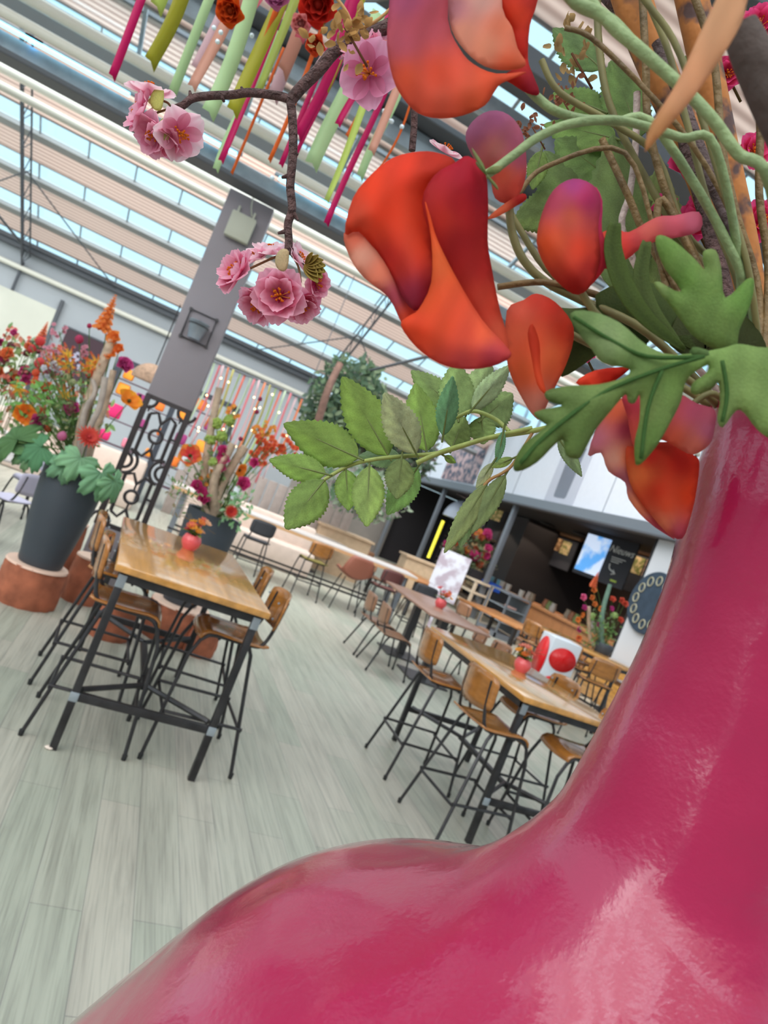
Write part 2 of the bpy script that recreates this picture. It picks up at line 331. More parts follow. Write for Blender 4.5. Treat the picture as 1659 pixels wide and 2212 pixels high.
# roof trusses: paired chords with lacing, falling with the slope
def truss(name, x, lab):
    bm = new(); z = lambda y: 4.75 + SL * (21 - y) - .3
    for dx, dz in ((0, 0), (.17, 0), (.085, -.35)): add_tube(bm, [(x + dx, 20.9, z(20.9) + dz), (x + dx, 14.1, z(14.1) + dz)], .022, 6)
    y = 20.9; k = 0
    while y > 14.2:
        a = (x, y, z(y)); bb = (x + .17, y - .35, z(y - .35)); c = (x + .085, y - .17, z(y - .17) - .35)
        add_tube(bm, [a, c, bb], .012, 5); add_tube(bm, [(x + .17, y, z(y)), c, (x, y - .35, z(y - .35))], .012, 5); y -= .7
    add_tube(bm, [(x + .08, 20.9, 4.3), (x + .08, 20.9, 3.5)], .04, 6)
    for s in (-1, 1): add_tube(bm, [(x + .08, 18.2, z(18.2)), (x + .08 + s * 2.4, 20.9, 4.6)], .016, 6)
    add_tube(bm, [(x, 20.5, 4.65), (x, 7.4, 4.6)], .03, 6)
    o = struct(name, bm, darkbeam, True)
truss('trim_41', -4.85, ''); truss('trim_42', 3.62, '')
# ---------------------------- pillar
pm = mat('taupe_column', (142, 134, 140), .6, var=.04, vscale=2)
bm = new(); add_box(bm, (0, .0, 3.125), (.47, .2, 2.23), bev=.008); add_box(bm, (0, .0, .3), (.47, .2, .6), bev=.008)
pc = V(-.025, 7.55, 0); PRZ = math.radians(-5)
pil = obj('pillar', bm, pm); pil.location = pc; pil.rotation_euler = (0, 0, PRZ); tag(pil, 'tall taupe rectangular column rising to the roof gutter', 'pillar'); pil['kind'] = 'structure'
def on_pillar(name, lab, cat, x, y, z):
    p = Matrix.Rotation(PRZ, 4, 'Z') @ V(x, y, z); return thing(name, lab, cat, pc + p, PRZ)
# lattice screen in front of the pillar
t = on_pillar('lattice_panel', 'dark brown openwork lattice panel set into the middle of the taupe pillar', 'screen', 0, -.08, 0)
lat = mat('dark_lattice', (56, 48, 50), .5)
W, Z0, Z1 = .235, .6, 2.01
bm = new()
for s in (-1, 1): add_box(bm, (s * (W - .022), 0, (Z0 + Z1) / 2), (.056, .045, Z1 - Z0))
add_box(bm, (0, 0, Z1 - .02), (.47, .035, .045)); add_box(bm, (0, 0, Z0 + .02), (.47, .035, .045)); obj('outer_frame', bm, lat, t)
bm = new()
def ring(cx_, cz_, r, a0=0, a1=360, w_=.018):
    n = max(6, int((a1 - a0) / 15)); pts = [(cx_ + r * math.cos(math.radians(a0 + (a1 - a0) * i / n)), 0, cz_ + r * math.sin(math.radians(a0 + (a1 - a0) * i / n))) for i in range(n + 1)]
    add_tube(bm, pts, w_, 6)
for k in range(2):
    zc = Z0 + .37 + k * .66
    ring(0, zc, .065); add_tube(bm, [(0, 0, zc + .065), (0, 0, zc + .14)], .012, 6); add_tube(bm, [(0, 0, zc - .065), (0, 0, zc - .14)], .012, 6)
    for s in (-1, 1):
        add_tube(bm, [(s * .135, 0, zc - .2), (s * .135, 0, zc + .2)], .02, 6)
        add_tube(bm, [(s * .135, 0, zc + .2), (s * .06, 0, zc + .235), (0, 0, zc + .14)], .017, 6)
        add_tube(bm, [(s * .135, 0, zc - .2), (s * .06, 0, zc - .235), (0, 0, zc - .14)], .017, 6)
        add_tube(bm, [(s * .21, 0, zc + .03), (s * .135, 0, zc + .03)], .014, 6)
for zc in (Z0 + .04, Z0 + .70, Z1 - .04):
    for s in (-1, 1):
        a0, a1 = (0, 180) if zc < Z0 + .1 else ((180, 360) if zc > Z1 - .1 else (0, 360))
        if zc < Z0 + .1 or zc > Z1 - .1: ring(s * .2, zc, .09, a0, a1)
        else: ring(s * .2, zc, .075, 90 if s > 0 else -90, 270 if s > 0 else 90); ring(s * .2, zc, .13, 100 if s > 0 else -80, 260 if s > 0 else 80)
        for a in (60, 120) if zc < Z0 + .1 else ((-60, -120) if zc > Z1 - .1 else ((180 + 0, 0) if 0 else (90 + s * 45,))):
            add_tube(bm, [(s * .2 + .07 * math.cos(math.radians(a)), 0, zc + .07 * math.sin(math.radians(a))), (s * .2 + .13 * math.cos(math.radians(a)) * .6, 0, zc + .15 * math.sin(math.radians(a)))], .01, 6)
bmesh.ops.scale(bm, vec=(1, 1.1, 1), verts=bm.verts); obj('lattice', bm, lat, t)
# spotlight box on pillar
t = on_pillar('floodlight', 'cream square floodlight fixed high on the taupe pillar', 'lamp', .0, -.115, 4.02)
bm = new(); add_box(bm, (0, -.045, -.12), (.25, .09, .26), bev=.012); obj('housing', bm, mat('cream_plastic', (188, 188, 172), .5), t)
for s in (-1, 1):
    bm = new(); add_box(bm, (s * .08, -.02, .04), (.022, .03, .09), bev=.004); obj('bracket', bm, MATS['cream_plastic'], t)
bm = new(); add_tube(bm, smooth_path([(.06, -.02, .04), (.02, -.04, .13), (.0, -.01, .25)]), .007, 6); obj('cable', bm, MATS['cream_plastic'], t)
# bucket holder on pillar
t = on_pillar('wall_rack', 'dark square iron rack holding a small zinc bucket on the pillar', 'rack', -.01, -.12, 2.82)
bm = new(); hw = .135; add_tube(bm, [(-hw, 0, -.15), (hw, 0, -.15), (hw, 0, .14), (-hw, 0, .14), (-hw, 0, -.15)], .008, 6)
for a in (-1, 1):
    for c in (-.15, .14): add_box(bm, (a * hw, 0, c), (.03, .02, .03))
obj('rack_frame', bm, steel, t)
bm = new(); add_tube(bm, [(.1 * math.cos(i * PI / 8), -.1 + .1 * math.sin(i * PI / 8) * -1 if 0 else -.1 + .1 * math.sin(i * PI / 8), 0) for i in range(17)], .006, 6); obj('hoop', bm, steel, t)
t = on_pillar('zinc_bucket', 'small zinc bucket hanging in the iron rack on the pillar', 'bucket', -.01, -.22, 2.68)
bm = new(); add_lathe(bm, [(.0, 0), (.06, 0), (.1, .17), (.106, .175), (.1, .18), (.094, .172), (.057, .01)], 20); obj('bucket_body', bm, mat('zinc', (150, 160, 172), .35, .5, var=.15), t)

# ============================================================ SHOP FRONT (plane x about 9.4)
XS = 9.4; CZ = 3.4
black = mat('shop_black', (30, 26, 30), .8); dbrown = mat('shop_brown', (62, 44, 34), .8, var=.2, vscale=1)
bm = new(); add_box(bm, (XS + .1, 19.3, 4.55), (.2, 16.2, 2.0)); struct('wall_fascia', bm, mat('white_fascia', (205, 207, 216), .5, var=.02))
bm = new(); add_box(bm, (XS - .05, 14.5, CZ + .11), (.35, 26, .22)); struct('trim_51', bm, mat('grey_band', (112, 118, 126), .4, .2))
bm = new(); add_box(bm, (XS - .12, 14.5, CZ - .02), (.3, 26, .04)); struct('trim_52', bm, darkbeam)
bm = new(); add_box(bm, (XS + .1, 4.8, 1.7), (.2, 13.05, 3.4)); struct('wall_right', bm, whitewall)
bm = new(); add_box(bm, (XS + .1, 4.8, 4.55), (.2, 13.0, 2.0)); struct('wall_fascia_front', bm, MATS['white_fascia'])
bm = new(); add_box(bm, (12.8, 19.4, CZ + .08), (6.6, 16, .1)); struct('ceiling_shop', bm, black)
bm = new(); add_box(bm, (14.8, 19.4, 1.7), (.1, 16, 3.4)); struct('wall_shop_back', bm, dbrown)
bm = new(); add_box(bm, (12.1, 11.35, 1.7), (5.4, .1, 3.4)); struct('wall_shop_side', bm, black)
bm = new(); add_box(bm, (12.2, 27.2, 1.7), (5.4, .2, 3.4)); struct('wall_shop_end', bm, black)
bm = new(); add_box(bm, (13.2, 20.9, 1.7), (3.2, 1.6, 3.4)); struct('wall_shop_partition', bm, black)
bm = new()
for y in (13.4, 15.6, 17.7, 19.9, 22.1, 24.3): add_box(bm, (XS - .005, y, 4.55), (.012, .02, 2.0))
struct('trim_53', bm, mat('panel_joint', (130, 134, 142), .5))
# clerestory glazing over the fascia
bm = new()
for y in range(0, 28): add_box(bm, (XS + .1, y, 6.6), (.07, .07, 2.1))
add_box(bm, (XS + .1, 13, 5.6), (.1, 28, .1)); add_box(bm, (XS + .1, 13, 7.6), (.1, 28, .1)); struct('trim_54', bm, galv)
bm = new(); add_box(bm, (XS + .1, 13, 6.6), (.01, 28, 2.0)); struct('window_4', bm, glass)
gp = mat('grey_post', (118, 122, 130), .4, .3)
for i, (y, l) in enumerate(((17.2, 'grey steel post nearest the white wall, right of the crate'), (22.35, 'grey steel post beside the yellow light column'), (26.6, 'farthest grey steel post holding up the shop canopy'))):
    bm = new(); add_box(bm, (0, 0, CZ / 2 - .03), (.14, .14, CZ - .02), bev=.01); o = obj('steel_post', bm, gp); o.location = (XS, y, 0); tag(o, l, 'post')
for i, (px, py, l) in enumerate(((1000, 1073, 'lit ceiling downlight beside the dome lamp'), (1052, 1090, 'lit ceiling downlight between the two front posts'), (1182, 1134, 'lit ceiling downlight above the black partition wall'), (1253, 1155, 'lit ceiling downlight just left of the menu screen'))):
    p = PZ(px, py, 3.36); t = thing('downlight', l, 'lamp', p)
    bm = new(); add_lathe(bm, [(.0, 0), (.2, 0), (.2, .02), (0, .02)], 16); obj('lamp_disc', bm, mat('downlight_glow', (255, 226, 170), .5, emit=3), t)
    bm = new(); add_lathe(bm, [(.2, -.01), (.24, -.01), (.24, .03), (.2, .03)], 16); obj('trim_ring', bm, black, t)
    ll = bpy.data.lights.new('downlight_lamp', 'SPOT'); ll.energy = 60; ll.spot_size = 2.2; ll.color = (1, .8, .6); lo = bpy.data.objects.new('downlight_lamp', ll); C.objects.link(lo); lo.location = p - V(0, 0, .05)
# counter
cw = mat('counter_wood', (186, 124, 78), .4, var=.12, vscale=2, stretch=(1, 6, 1))
t = thing('counter', 'long wooden serving counter inside the shop front', 'counter', (10.9, 15.2, 0))
bm = new(); add_box(bm, (.5, 0, .97), (1.3, 5.8, .08), bev=.01); obj('countertop', bm, cw, t)
bm = new(); add_box(bm, (0, .0, .5), (.1, 5.6, .86)); obj('front_panel', bm, cw, t)
bm = new(); add_box(bm, (.1, 0, .05), (.1, 5.5, .1)); obj('plinth', bm, black, t)
t = thing('counter_end', 'dark end panel of the counter framed in light wood', 'counter', (10.5, 18.2, 0))
bm = new(); add_box(bm, (0, 0, .52), (.06, 1.6, .9)); obj('dark_panel', bm, black, t)
bm = new(); add_box(bm, (0, 0, 1.0), (.14, 1.8, .1), bev=.01); add_box(bm, (0, -.87, .52), (.14, .1, .98), bev=.01); obj('wood_frame', bm, mat('light_counter_wood', (188, 140, 98), .4), t)
# low wooden counter in front of the white wall
bm = new(); add_box(bm, (XS - .3, 10.3, .42), (.5, 2.0, .84), bev=.01); tag(obj('low_cabinet', bm, oak), 'low wooden cabinet standing against the white wall', 'cabinet')
# round plaque
t = thing('round_plaque', 'round dark blue plaque hanging on the white wall', 'sign', (XS - .02, 10.78, 2.12))
def disc_x(bm, r, th, x, cy_=0, cz_=0, seg=40):
    a = [bm.verts.new((x, cy_ + r * math.cos(2 * PI * k / seg), cz_ + r * math.sin(2 * PI * k / seg))) for k in range(seg)]
    b_ = [bm.verts.new(v.co + V(-th, 0, 0)) for v in a]; bm.faces.new(a); bm.faces.new(b_[::-1])
    for k in range(seg): bm.faces.new((a[k], a[(k + 1) % seg], b_[(k + 1) % seg], b_[k]))
bm = new(); disc_x(bm, .62, .05, 0); obj('disc', bm, mat('plaque_blue', (44, 58, 74), .5, var=.2), t)
bm = new()
for i in range(12):
    a = i * PI / 6; pts = [(-.06, .44 * math.cos(a) + .07 * math.cos(q * PI / 5), .44 * math.sin(a) + .09 * math.sin(q * PI / 5)) for q in range(11)]
    add_tube(bm, pts, .012, 5)
obj('ornament', bm, mat('plaque_gold', (170, 165, 140), .5), t)
# menu boards
def board(name, lab, c, wy, hz, pics, rodm, chalk=False, x=None):
    t = thing(name, lab, 'menu board', c, math.radians(10))
    bm = new(); add_box(bm, (0, 0, 0), (.05, wy, hz), bev=.008); obj('panel', bm, mat('chalkboard', (52, 52, 60), .7), t)
    bm = new(); add_tube(bm, [(0, -wy / 2 - .06, hz / 2 + .12), (0, wy / 2 + .06, hz / 2 + .12)], .075, 12); obj('wooden_rod', bm, rodm, t)
    for k, (y0, y1, z0, z1, m) in enumerate(pics):
        bm = new(); add_box(bm, (-.035, (y0 + y1) / 2, (z0 + z1) / 2), (.02, y1 - y0, z1 - z0), bev=.004); obj('picture', bm, m, t)
    return t
rod = mat('rod_wood', (150, 110, 80), .5)
def picmat(name, c1, c2, sc_, emit=0):
    m = bpy.data.materials.new(name); m.use_nodes = True; nt = m.node_tree; b = nt.nodes['Principled BSDF']
    tc = nt.nodes.new('ShaderNodeTexCoord'); v = nt.nodes.new('ShaderNodeTexNoise'); v.inputs['Scale'].default_value = sc_; v.inputs['Detail'].default_value = 3
    r = nt.nodes.new('ShaderNodeValToRGB'); r.color_ramp.elements[0].position = .42; r.color_ramp.elements[1].position = .58
    r.color_ramp.elements[0].color = (*lin(c1), 1); r.color_ramp.elements[1].color = (*lin(c2), 1)
    nt.links.new(tc.outputs['Object'], v.inputs['Vector']); nt.links.new(v.outputs['Fac'], r.inputs[0]); nt.links.new(r.outputs[0], b.inputs['Base Color'])
    if emit: nt.links.new(r.outputs[0], b.inputs['Emission Color']); b.inputs['Emission Strength'].default_value = emit
    return m
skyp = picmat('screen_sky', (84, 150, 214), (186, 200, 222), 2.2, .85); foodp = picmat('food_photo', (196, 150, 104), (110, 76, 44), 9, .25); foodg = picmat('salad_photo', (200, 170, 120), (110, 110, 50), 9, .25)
mb = board('menu_screen', 'dark hanging menu board with lit blue screen and chalk lettering', PX(1307, 1207, 11.0), 1.75, 1.2, [(-.02, .82, -.5, .5, skyp)], rod)
bm = new()
def chalk_text(txt, size, loc, parent, name='lettering', m=None, yaw=-PI / 2, off=0):
    cu = bpy.data.curves.new(name, 'FONT'); cu.body = txt; cu.size = size; cu.extrude = .002; cu.align_x = 'CENTER'; cu.shear = .3 if name == 'lettering' else 0
    tmp = bpy.data.objects.new(name, cu); C.objects.link(tmp); dg = bpy.context.evaluated_depsgraph_get(); dg.update()
    me = bpy.data.meshes.new_from_object(tmp.evaluated_get(dg)); bpy.data.objects.remove(tmp)
    o = bpy.data.objects.new(name, me); C.objects.link(o); me.materials.clear(); me.materials.append(m); o.parent = parent; o.location = loc
    o.rotation_euler = (PI / 2, 0, yaw); return o
chalk = mat('white_chalk', (225, 225, 225), .8)
chalk_text('Nieuws', .26, (-.04, -.45, .22), mb, m=chalk)
bm = new()
for k in range(3): add_box(bm, (-.04, -.45 + .04 * k, .1 - k * .055), (.006, .46 - .1 * k, .018))
add_tube(bm, smooth_path([(-.04, -.25, -.08), (-.04, -.3, -.2), (-.04, -.5, -.27)]), .016, 5)
add_tube(bm, [(-.04, -.42, -.2), (-.04, -.52, -.28), (-.04, -.4, -.32)], .014, 5); obj('chalk_marks', bm, chalk, mb)
bm = new(); add_box(bm, (-.04, -.55, -.46), (.01, .2, .05)); obj('sticker', bm, mat('lime_sticker', (170, 190, 80), .6), mb)
board('menu_board', 'small dark menu board with two food photos left of the lit screen', PX(1213, 1195, 13.0), 1.15, 1.0, [(.12, .5, .02, .44, foodp), (-.32, .08, -.02, .42, foodg)], rod)
board('menu_board', 'dark menu board with salad photos between lit screen and white wall', PX(1388, 1245, 12.4), 1.0, 1.0, [(.08, .5, 0, .46, foodg), (-.4, .02, 0, .46, foodp)], rod)
board('menu_board', 'small menu board with food photo near the steel posts', PX(1072, 1132, 11.6), 1.0, 1.1, [(-.15, .45, .1, .5, foodg)], rod)
# posters on the fascia (flat prints)
def poster(name, lab, pa, pb, z0, z1, m):
    a = PX(*pa, XS).y; b_ = PX(*pb, XS).y; bm = new(); add_box(bm, (XS - .02, (a + b_) / 2, (z0 + z1) / 2), (.02, abs(a - b_), z1 - z0)); return tag(obj(name, bm, m), lab, 'poster')
poster('poster', 'colourful photo poster on the white fascia above the posts', (955, 1030), (1022, 1050), 3.7, 5.3, picmat('poster_people', (170, 140, 140), (60, 66, 84), 5))
t = thing('poster', 'tall poster of an empty drinking glass on the white fascia', 'poster', (XS - .02, PX(1210, 1075, XS).y, 4.55))
bm = new(); add_box(bm, (0, 0, -.05), (.02, 1.3, 1.8)); obj('print', bm, mat('poster_grey', (176, 178, 190), .5), t)
bm = new(); add_lathe(bm, [(.0, -.75), (.3, -.75), (.33, -.7), (.38, .6)], 24, sx=.06); o = obj('glass_picture', bm, mat('poster_glass', (110, 114, 126), .3), t)
# storefront clutter
def simple(name, lab, cat, build, m, loc=(0, 0, 0), group=None, rz=0):
    bm = new(); build(bm); o = obj(name, bm, m); o.location = loc; o.rotation_euler = (0, 0, rz); return tag(o, lab, cat, group)
t = thing('dome_lamp', 'large pale grey dome pendant lamp hanging in the shop', 'lamp', PX(1000, 1128, 10.3))
bm = new(); add_lathe(bm, [(.75 * math.cos(a * PI / 16), .75 * math.sin(a * PI / 16)) for a in range(0, 8)] + [(.05, .76)], 28); obj('lamp_shade', bm, mat('dome_grey', (176, 178, 192), .3), t, solid=.02)
bm = new(); add_tube(bm, [(0, 0, .7), (0, 0, 1.2)], .02, 6); obj('cord', bm, black, t)
a = PX(958, 1125, 10.2); b_ = PX(925, 1205, 10.2)
simple('light_column', 'glowing yellow vertical light tube by the steel post', 'lamp', lambda bm: add_tube(bm, [(0, 0, 0), (0, 0, a.z - b_.z)], .06, 12), mat('yellow_glow', (236, 226, 70), .5, emit=.8), (b_.x, b_.y, b_.z))
simple('crate', 'blue plastic crate on the display rack', 'crate', lambda bm: (add_box(bm, (0, 0, .1), (.5, .8, .03)), [add_box(bm, (s * .25, 0, .2), (.03, .8, .2)) for s in (-1, 1)], [add_box(bm, (0, s * .4, .2), (.5, .03, .2)) for s in (-1, 1)]), mat('blue_plastic', (24, 76, 170), .4), (PX(1050, 1265, 9.7) - V(0, 0, .15)))
p = PX(1030, 1265, 9.5)
t = thing('display_rack', 'pale wooden open display rack in front of the steel posts', 'rack', (9.3, p.y + .1, 0))
for s in (-1, 1):
    for q in (-1, 1): bm = new(); add_box(bm, (q * .25, s * .85, .5), (.08, .08, 1.0), bev=.006); obj('upright', bm, mat('pale_wood', (206, 184, 160), .5), t)
for z in (.35, .68, 1.0):
    bm = new(); add_box(bm, (0, 0, z), (.6, 1.8, .06), bev=.006); obj('shelf', bm, MATS['pale_wood'], t)
bm = new()
for k in range(9): add_ball(bm, (0, -.7 + k * .17, .44), .08, 1, 1)
obj('stock', bm, mat('stock_dark', (96, 84, 74), .6), t)
p = PX(1085, 1330, 9.1)
t = thing('glass_display', 'grey framed glass display case with trays beside the rack', 'display case', (9.1, p.y, 0))
bm = new()
for s in (-1, 1):
    for q in (-1, 1): add_box(bm, (q * .3, s * .5, .55), (.04, .04, 1.1))
add_box(bm, (0, 0, 1.1), (.64, 1.04, .04)); add_box(bm, (0, 0, .06), (.64, 1.04, .12)); obj('case_frame', bm, gp, t)
for z in (.4, .75):
    bm = new(); add_box(bm, (0, 0, z), (.56, .96, .02)); obj('shelf', bm, galv, t)
bm = new(); add_box(bm, (.28, 0, .6), (.02, .94, .9)); obj('back_panel', bm, mat('case_back', (90, 92, 96), .6), t)
bm = new(); add_box(bm, (-.02, .1, .45), (.2, .3, .06), bev=.01); obj('tray', bm, mat('tray_pink', (190, 150, 140), .6), t); bm = new(); add_box(bm, (0, -.2, .8), (.2, .3, .05), bev=.01); obj('tray', bm, mat('tray_pink', (190, 150, 140), .6), t)
# small jars and pots along the counter
jm = [mat('jar_a', (120, 110, 96), .4), mat('jar_b', (150, 145, 140), .3), mat('jar_c', (92, 108, 60), .5), mat('jar_d', (120, 74, 48), .5)]
for k in range(14):
    y = 12.7 + k * .38
    simple('jar', '%s jar in the %s part of the serving counter' % (('olive brown', 'pale grey', 'leaf green', 'rust brown')[k % 4], ('nearest', 'near middle', 'far middle', 'farthest')[k // 4]), 'jar', lambda bm: add_lathe(bm, [(0, 0), (.08, 0), (.1, .1), (.07, .2), (.08, .24), (0, .24)], 10), jm[k % 4], (11.0 + .12 * (k % 3), y, 1.01), 'jars along the serving counter')
for k, (px, py) in enumerate(((1075, 1268), (1085, 1262), (1066, 1240), (1095, 1275), (1060, 1232), (1120, 1298))):
    p = PX(px, py, 10.3)
    simple('cup_stack', 'teal and grey cup by the steel post on the counter end', 'cup', lambda bm: add_lathe(bm, [(0, 0), (.07, 0), (.09, .2), (0, .2)], 10), (mat('teal_cup', (84, 130, 150), .4), jm[1])[k % 2], (p.x, p.y, 1.04 + .2 * (k % 2) * (k < 0)), 'cups beside the post')
# dark shelving with lit stock at the left end of the shop
t = thing('stock_shelving', 'tall black shelving with rows of pale stock at the shop end', 'shelving', (11.9, 23.6, 0))
bm = new(); add_box(bm, (.35, 0, 1.5), (.05, 4.4, 3.0)); [add_box(bm, (0, s * 2.2, 1.5), (.7, .06, 3.0)) for s in (-1, 0, 1)]; obj('case', bm, black, t)
for z in (.5, .95, 1.4, 1.85, 2.3):
    bm = new(); add_box(bm, (0, 0, z), (.7, 4.4, .04)); obj('shelf', bm, dbrown, t)
bm = new()
for z in (.5, .95, 1.4, 1.85, 2.3):
    y = -2.1
    while y < 2.1:
        h = random.uniform(.12, .3); add_box(bm, (-.1, y, z + .02 + h / 2), (.2, .12, h)); y += random.uniform(.16, .3)
obj('stock', bm, mat('pale_stock', (176, 150, 116), .6, var=.5, vscale=3), t, kind='stuff')
# ============================================================ FURNITURE
edge = mat('ply_edge', (196, 150, 96), .4)
def make_chair(name, lab, seat_h, spread, seat_m=ply, back_m=ply, foot=True, group=None, shine=True):
    """tubular chair facing +X, origin on the floor under the seat"""
    t = thing(name, lab, 'stool' if foot else 'chair', group=group); H = seat_h; bh = H + .33; r = .0115
    for s in (-1, 1):
        bm = new(); add_tube(bm, smooth_path([(-.235, s * .14, bh - .04), (-.215, s * .15, H + .12), (-.18, s * .165, H + .01), (-.12, s * .17, H - .015), (.1, s * .175, H - .015), (.16, s * .18, H - .03)], 4), r, 8); obj('side_rail', bm, steel, t)
        bm = new(); add_tube(bm, [(.15, s * .18, H - .025), (.185, s * .185, H - .06), (.2 + .3 * (spread - .2), s * .19, H - .16), (spread, s * spread * .98, .012)], r, 8); obj('leg', bm, steel, t)
        bm = new(); add_tube(bm, [(-.1, s * .17, H - .02), (-.13, s * .18, H - .07), (-spread, s * spread * .98, .012)], r, 8); obj('leg', bm, steel, t)
        for q in (-1, 1):
            bm = new(); add_lathe(bm, [(.013, 0), (.015, .03), (.012, .034)], 10, c=(q * spread, s * spread * .98, 0)); obj('foot_cap', bm, mat('rubber', (25, 25, 25), .7), t)
    bm = new(); add_tube(bm, [(-.1, -.17, H - .03), (-.1, .17, H - .03)], r * .8, 6); add_tube(bm, [(.08, -.17, H - .03), (.08, .17, H - .03)], r * .8, 6); obj('seat_support', bm, steel, t)
    if foot:
        k = (H - .27) / H; x1 = .17 + (spread - .17) * k; y1 = .18 + (spread * .98 - .18) * k
        for (a, b_) in (((x1, -y1), (x1, y1)), ((-x1 + .01, -y1), (-x1 + .01, y1)), ((-x1, -y1), (x1, -y1)), ((-x1, y1), (x1, y1))):
            z = .27 if a[0] == b_[0] else .285
            bm = new(); add_tube(bm, [(a[0], a[1], z), (b_[0], b_[1], z)], r * .9, 8); obj('footrest', bm, steel, t)
    # seat: flat plywood with rolled front edge
    prof = [(-.2, .012), (-.17, 0), (-.1, -.004), (.02, -.002), (.12, .004), (.165, -.002), (.19, -.02), (.2, -.05)]
    bm = new(); n = 9; rows = []
    for x, z in prof:
        row = []
        for k in range(n):
            q = k / (n - 1) * 2 - 1; wd = .2 * (1 - .05 * (x + .2) / .4)
            row.append(bm.verts.new((x - .012 * q * q, q * wd, H + z - .012 * (1 - q * q))))
        rows.append(row)
    for a, b_ in zip(rows, rows[1:]):
        for k in range(n - 1): bm.faces.new((a[k], a[k + 1], b_[k + 1], b_[k]))
    obj('seat', bm, seat_m, t, solid=.012)
    bm = new(); rows = []
    for i in range(6):
        z = bh - .24 + .24 * i / 5; row = []
        for k in range(11):
            q = k / 10 * 2 - 1; e = 1 - .1 * (abs(i - 2.5) / 2.5) ** 4
            row.append(bm.verts.new((-.245 + .05 * q * q - .02 * (i / 5), q * .2 * e, z + (-.02 * abs(q) ** 4 if i == 5 else (.02 * abs(q) ** 4 if i == 0 else 0)))))
        rows.append(row)
    for a, b_ in zip(rows, rows[1:]):
        for k in range(10): bm.faces.new((a[k], a[k + 1], b_[k + 1], b_[k]))
    obj('backrest', bm, back_m, t, solid=.012)
    for s in (-1, 1):
        for q in (-.16, -.06):
            bm = new(); add_ball(bm, (-.212 + .03, s * .14, bh + q - .0), .008, 1, 1); obj('screw', bm, galv, t)
    return t
def make_bar_table(name, lab, L, W_, H, loc, rz, apron=True):
    t = thing(name, lab, 'table', loc, rz)
    bm = new(); add_box(bm, (0, 0, H - .02), (W_, L, .04), bev=.008); obj('tabletop', bm, oak, t)
    bm = new()
    for s in (-1, 1): add_box(bm, (s * (W_ / 2 - .05), 0, H - .065), (.03, L - .1, .05)); add_box(bm, (0, s * (L / 2 - .05), H - .065), (W_ - .1, .03, .05))
    obj('apron', bm, steel, t)
    for sx in (-1, 1):
        for sy in (-1, 1):
            bm = new(); add_box(bm, (sx * (W_ / 2 - .055), sy * (L / 2 - .055), (H - .04) / 2), (.04, .04, H - .04), bev=.003); obj('leg', bm, steel, t)
    for sy in (-1, 1):
        bm = new(); add_box(bm, (0, sy * (L / 2 - .055), .3), (W_ - .11, .03, .045), bev=.003); obj('crossbar', bm, steel, t)
        bm = new(); add_tube(bm, [(-(W_ / 2 - .08), sy * (L / 2 - .055) - sy * .03, .33), (0, sy * (L / 2 - .45), .31)], .016, 6); add_tube(bm, [((W_ / 2 - .08), sy * (L / 2 - .055) - sy * .03, .33), (0, sy * (L / 2 - .45), .31)], .016, 6); obj('diagonal_brace', bm, steel, t)
    bm = new(); add_box(bm, (0, 0, .3), (.04, L - .85, .03)); obj('centre_stretcher', bm, steel, t)
    for sx in (-1, 1):
        for sy in (-1,):
            bm = new(); add_box(bm, (sx * (W_ / 2 - .055), sy * (L / 2 - .035), .3), (.045, .008, .05), bev=.002); obj('weld_plate', bm, galv, t); bm = new(); add_box(bm, (sx * (W_ / 2 - .055), sy * (L / 2 - .035), H - .09), (.045, .01, .07), bev=.002); obj('weld_plate', bm, galv, t)
    return t
def small_pot(lab, loc, s=1.0, seed=1):
    random.seed(seed); t = thing('flower_pot', lab, 'flower pot', loc)
    bm = new(); add_lathe(bm, [(.0, 0), (.038, 0), (.056, .03), (.06, .055), (.05, .085), (.042, .092), (.038, .088), (.0, .08)], 20); obj('pot', bm, mat('coral_pot', (222, 88, 92), .3, coat=.3), t)
    for k in range(13):
        P_ = Petals(); a = random.uniform(0, 6.28); r_ = random.uniform(0, .075); c = V(r_ * math.cos(a), r_ * math.sin(a), .105 + random.uniform(0, .085)); col = random.choice([(246, 150, 84), (240, 130, 110), (250, 186, 80), (246, 196, 160), (232, 96, 110), (236, 150, 130)])
        for j in range(7): P_.petal(Matrix.Translation(c) @ frame((math.cos(a) * .6, math.sin(a) * .6, 1), j * .9), .028, .022, tuple(v * .8 for v in lin(col)), lin(col), cup=.3, curl=.6, nr=4, nc=4)
        P_.ball(c + V(0, 0, .006), .009, lin(col), sub=1); P_.tube([(0, 0, .07), tuple(c)], .002, lin((90, 120, 60)), 4); P_.build('flower', M_PETAL, t)
    for k in range(4):
        P_ = Petals(); a = random.uniform(0, 6.28); P_.petal(Matrix.Translation((0, 0, .09)) @ Matrix.Rotation(a, 4, 'Z') @ Matrix.Rotation(-.4, 4, 'Y'), .09, .04, lin((80, 120, 50)), lin((140, 170, 90)), curl=-.3, nr=5, nc=4); P_.build('leaf', M_LEAF, t)
    bm = new()
    for k in range(5):
        a = random.uniform(0, 6.28); add_tube(bm, [(0, 0, .08), (.04 * math.cos(a), .04 * math.sin(a), .16), (.12 * math.cos(a), .12 * math.sin(a), .17 + random.uniform(-.04, .04))], .0015, 4)
    obj('twig', bm, mat('twig', (110, 90, 60), .7), t); t.scale = (s, s, s); return t
TL = make_bar_table('bar_table', 'high oak-topped bar table on black legs, left, before the pillar', 1.72, .86, 1.04, (.44, 4.62, 0), math.radians(2))
TR = make_bar_table('bar_table', 'high oak-topped bar table beside the pink vase, right', 1.66, .86, 1.04, (3.1, 4.66, 0), math.radians(0))
S0 = make_chair('bar_stool', 'plywood bar stool nearest the camera, left side of the left table', .78, .27); S0.location = (.19, 4.13, 0)
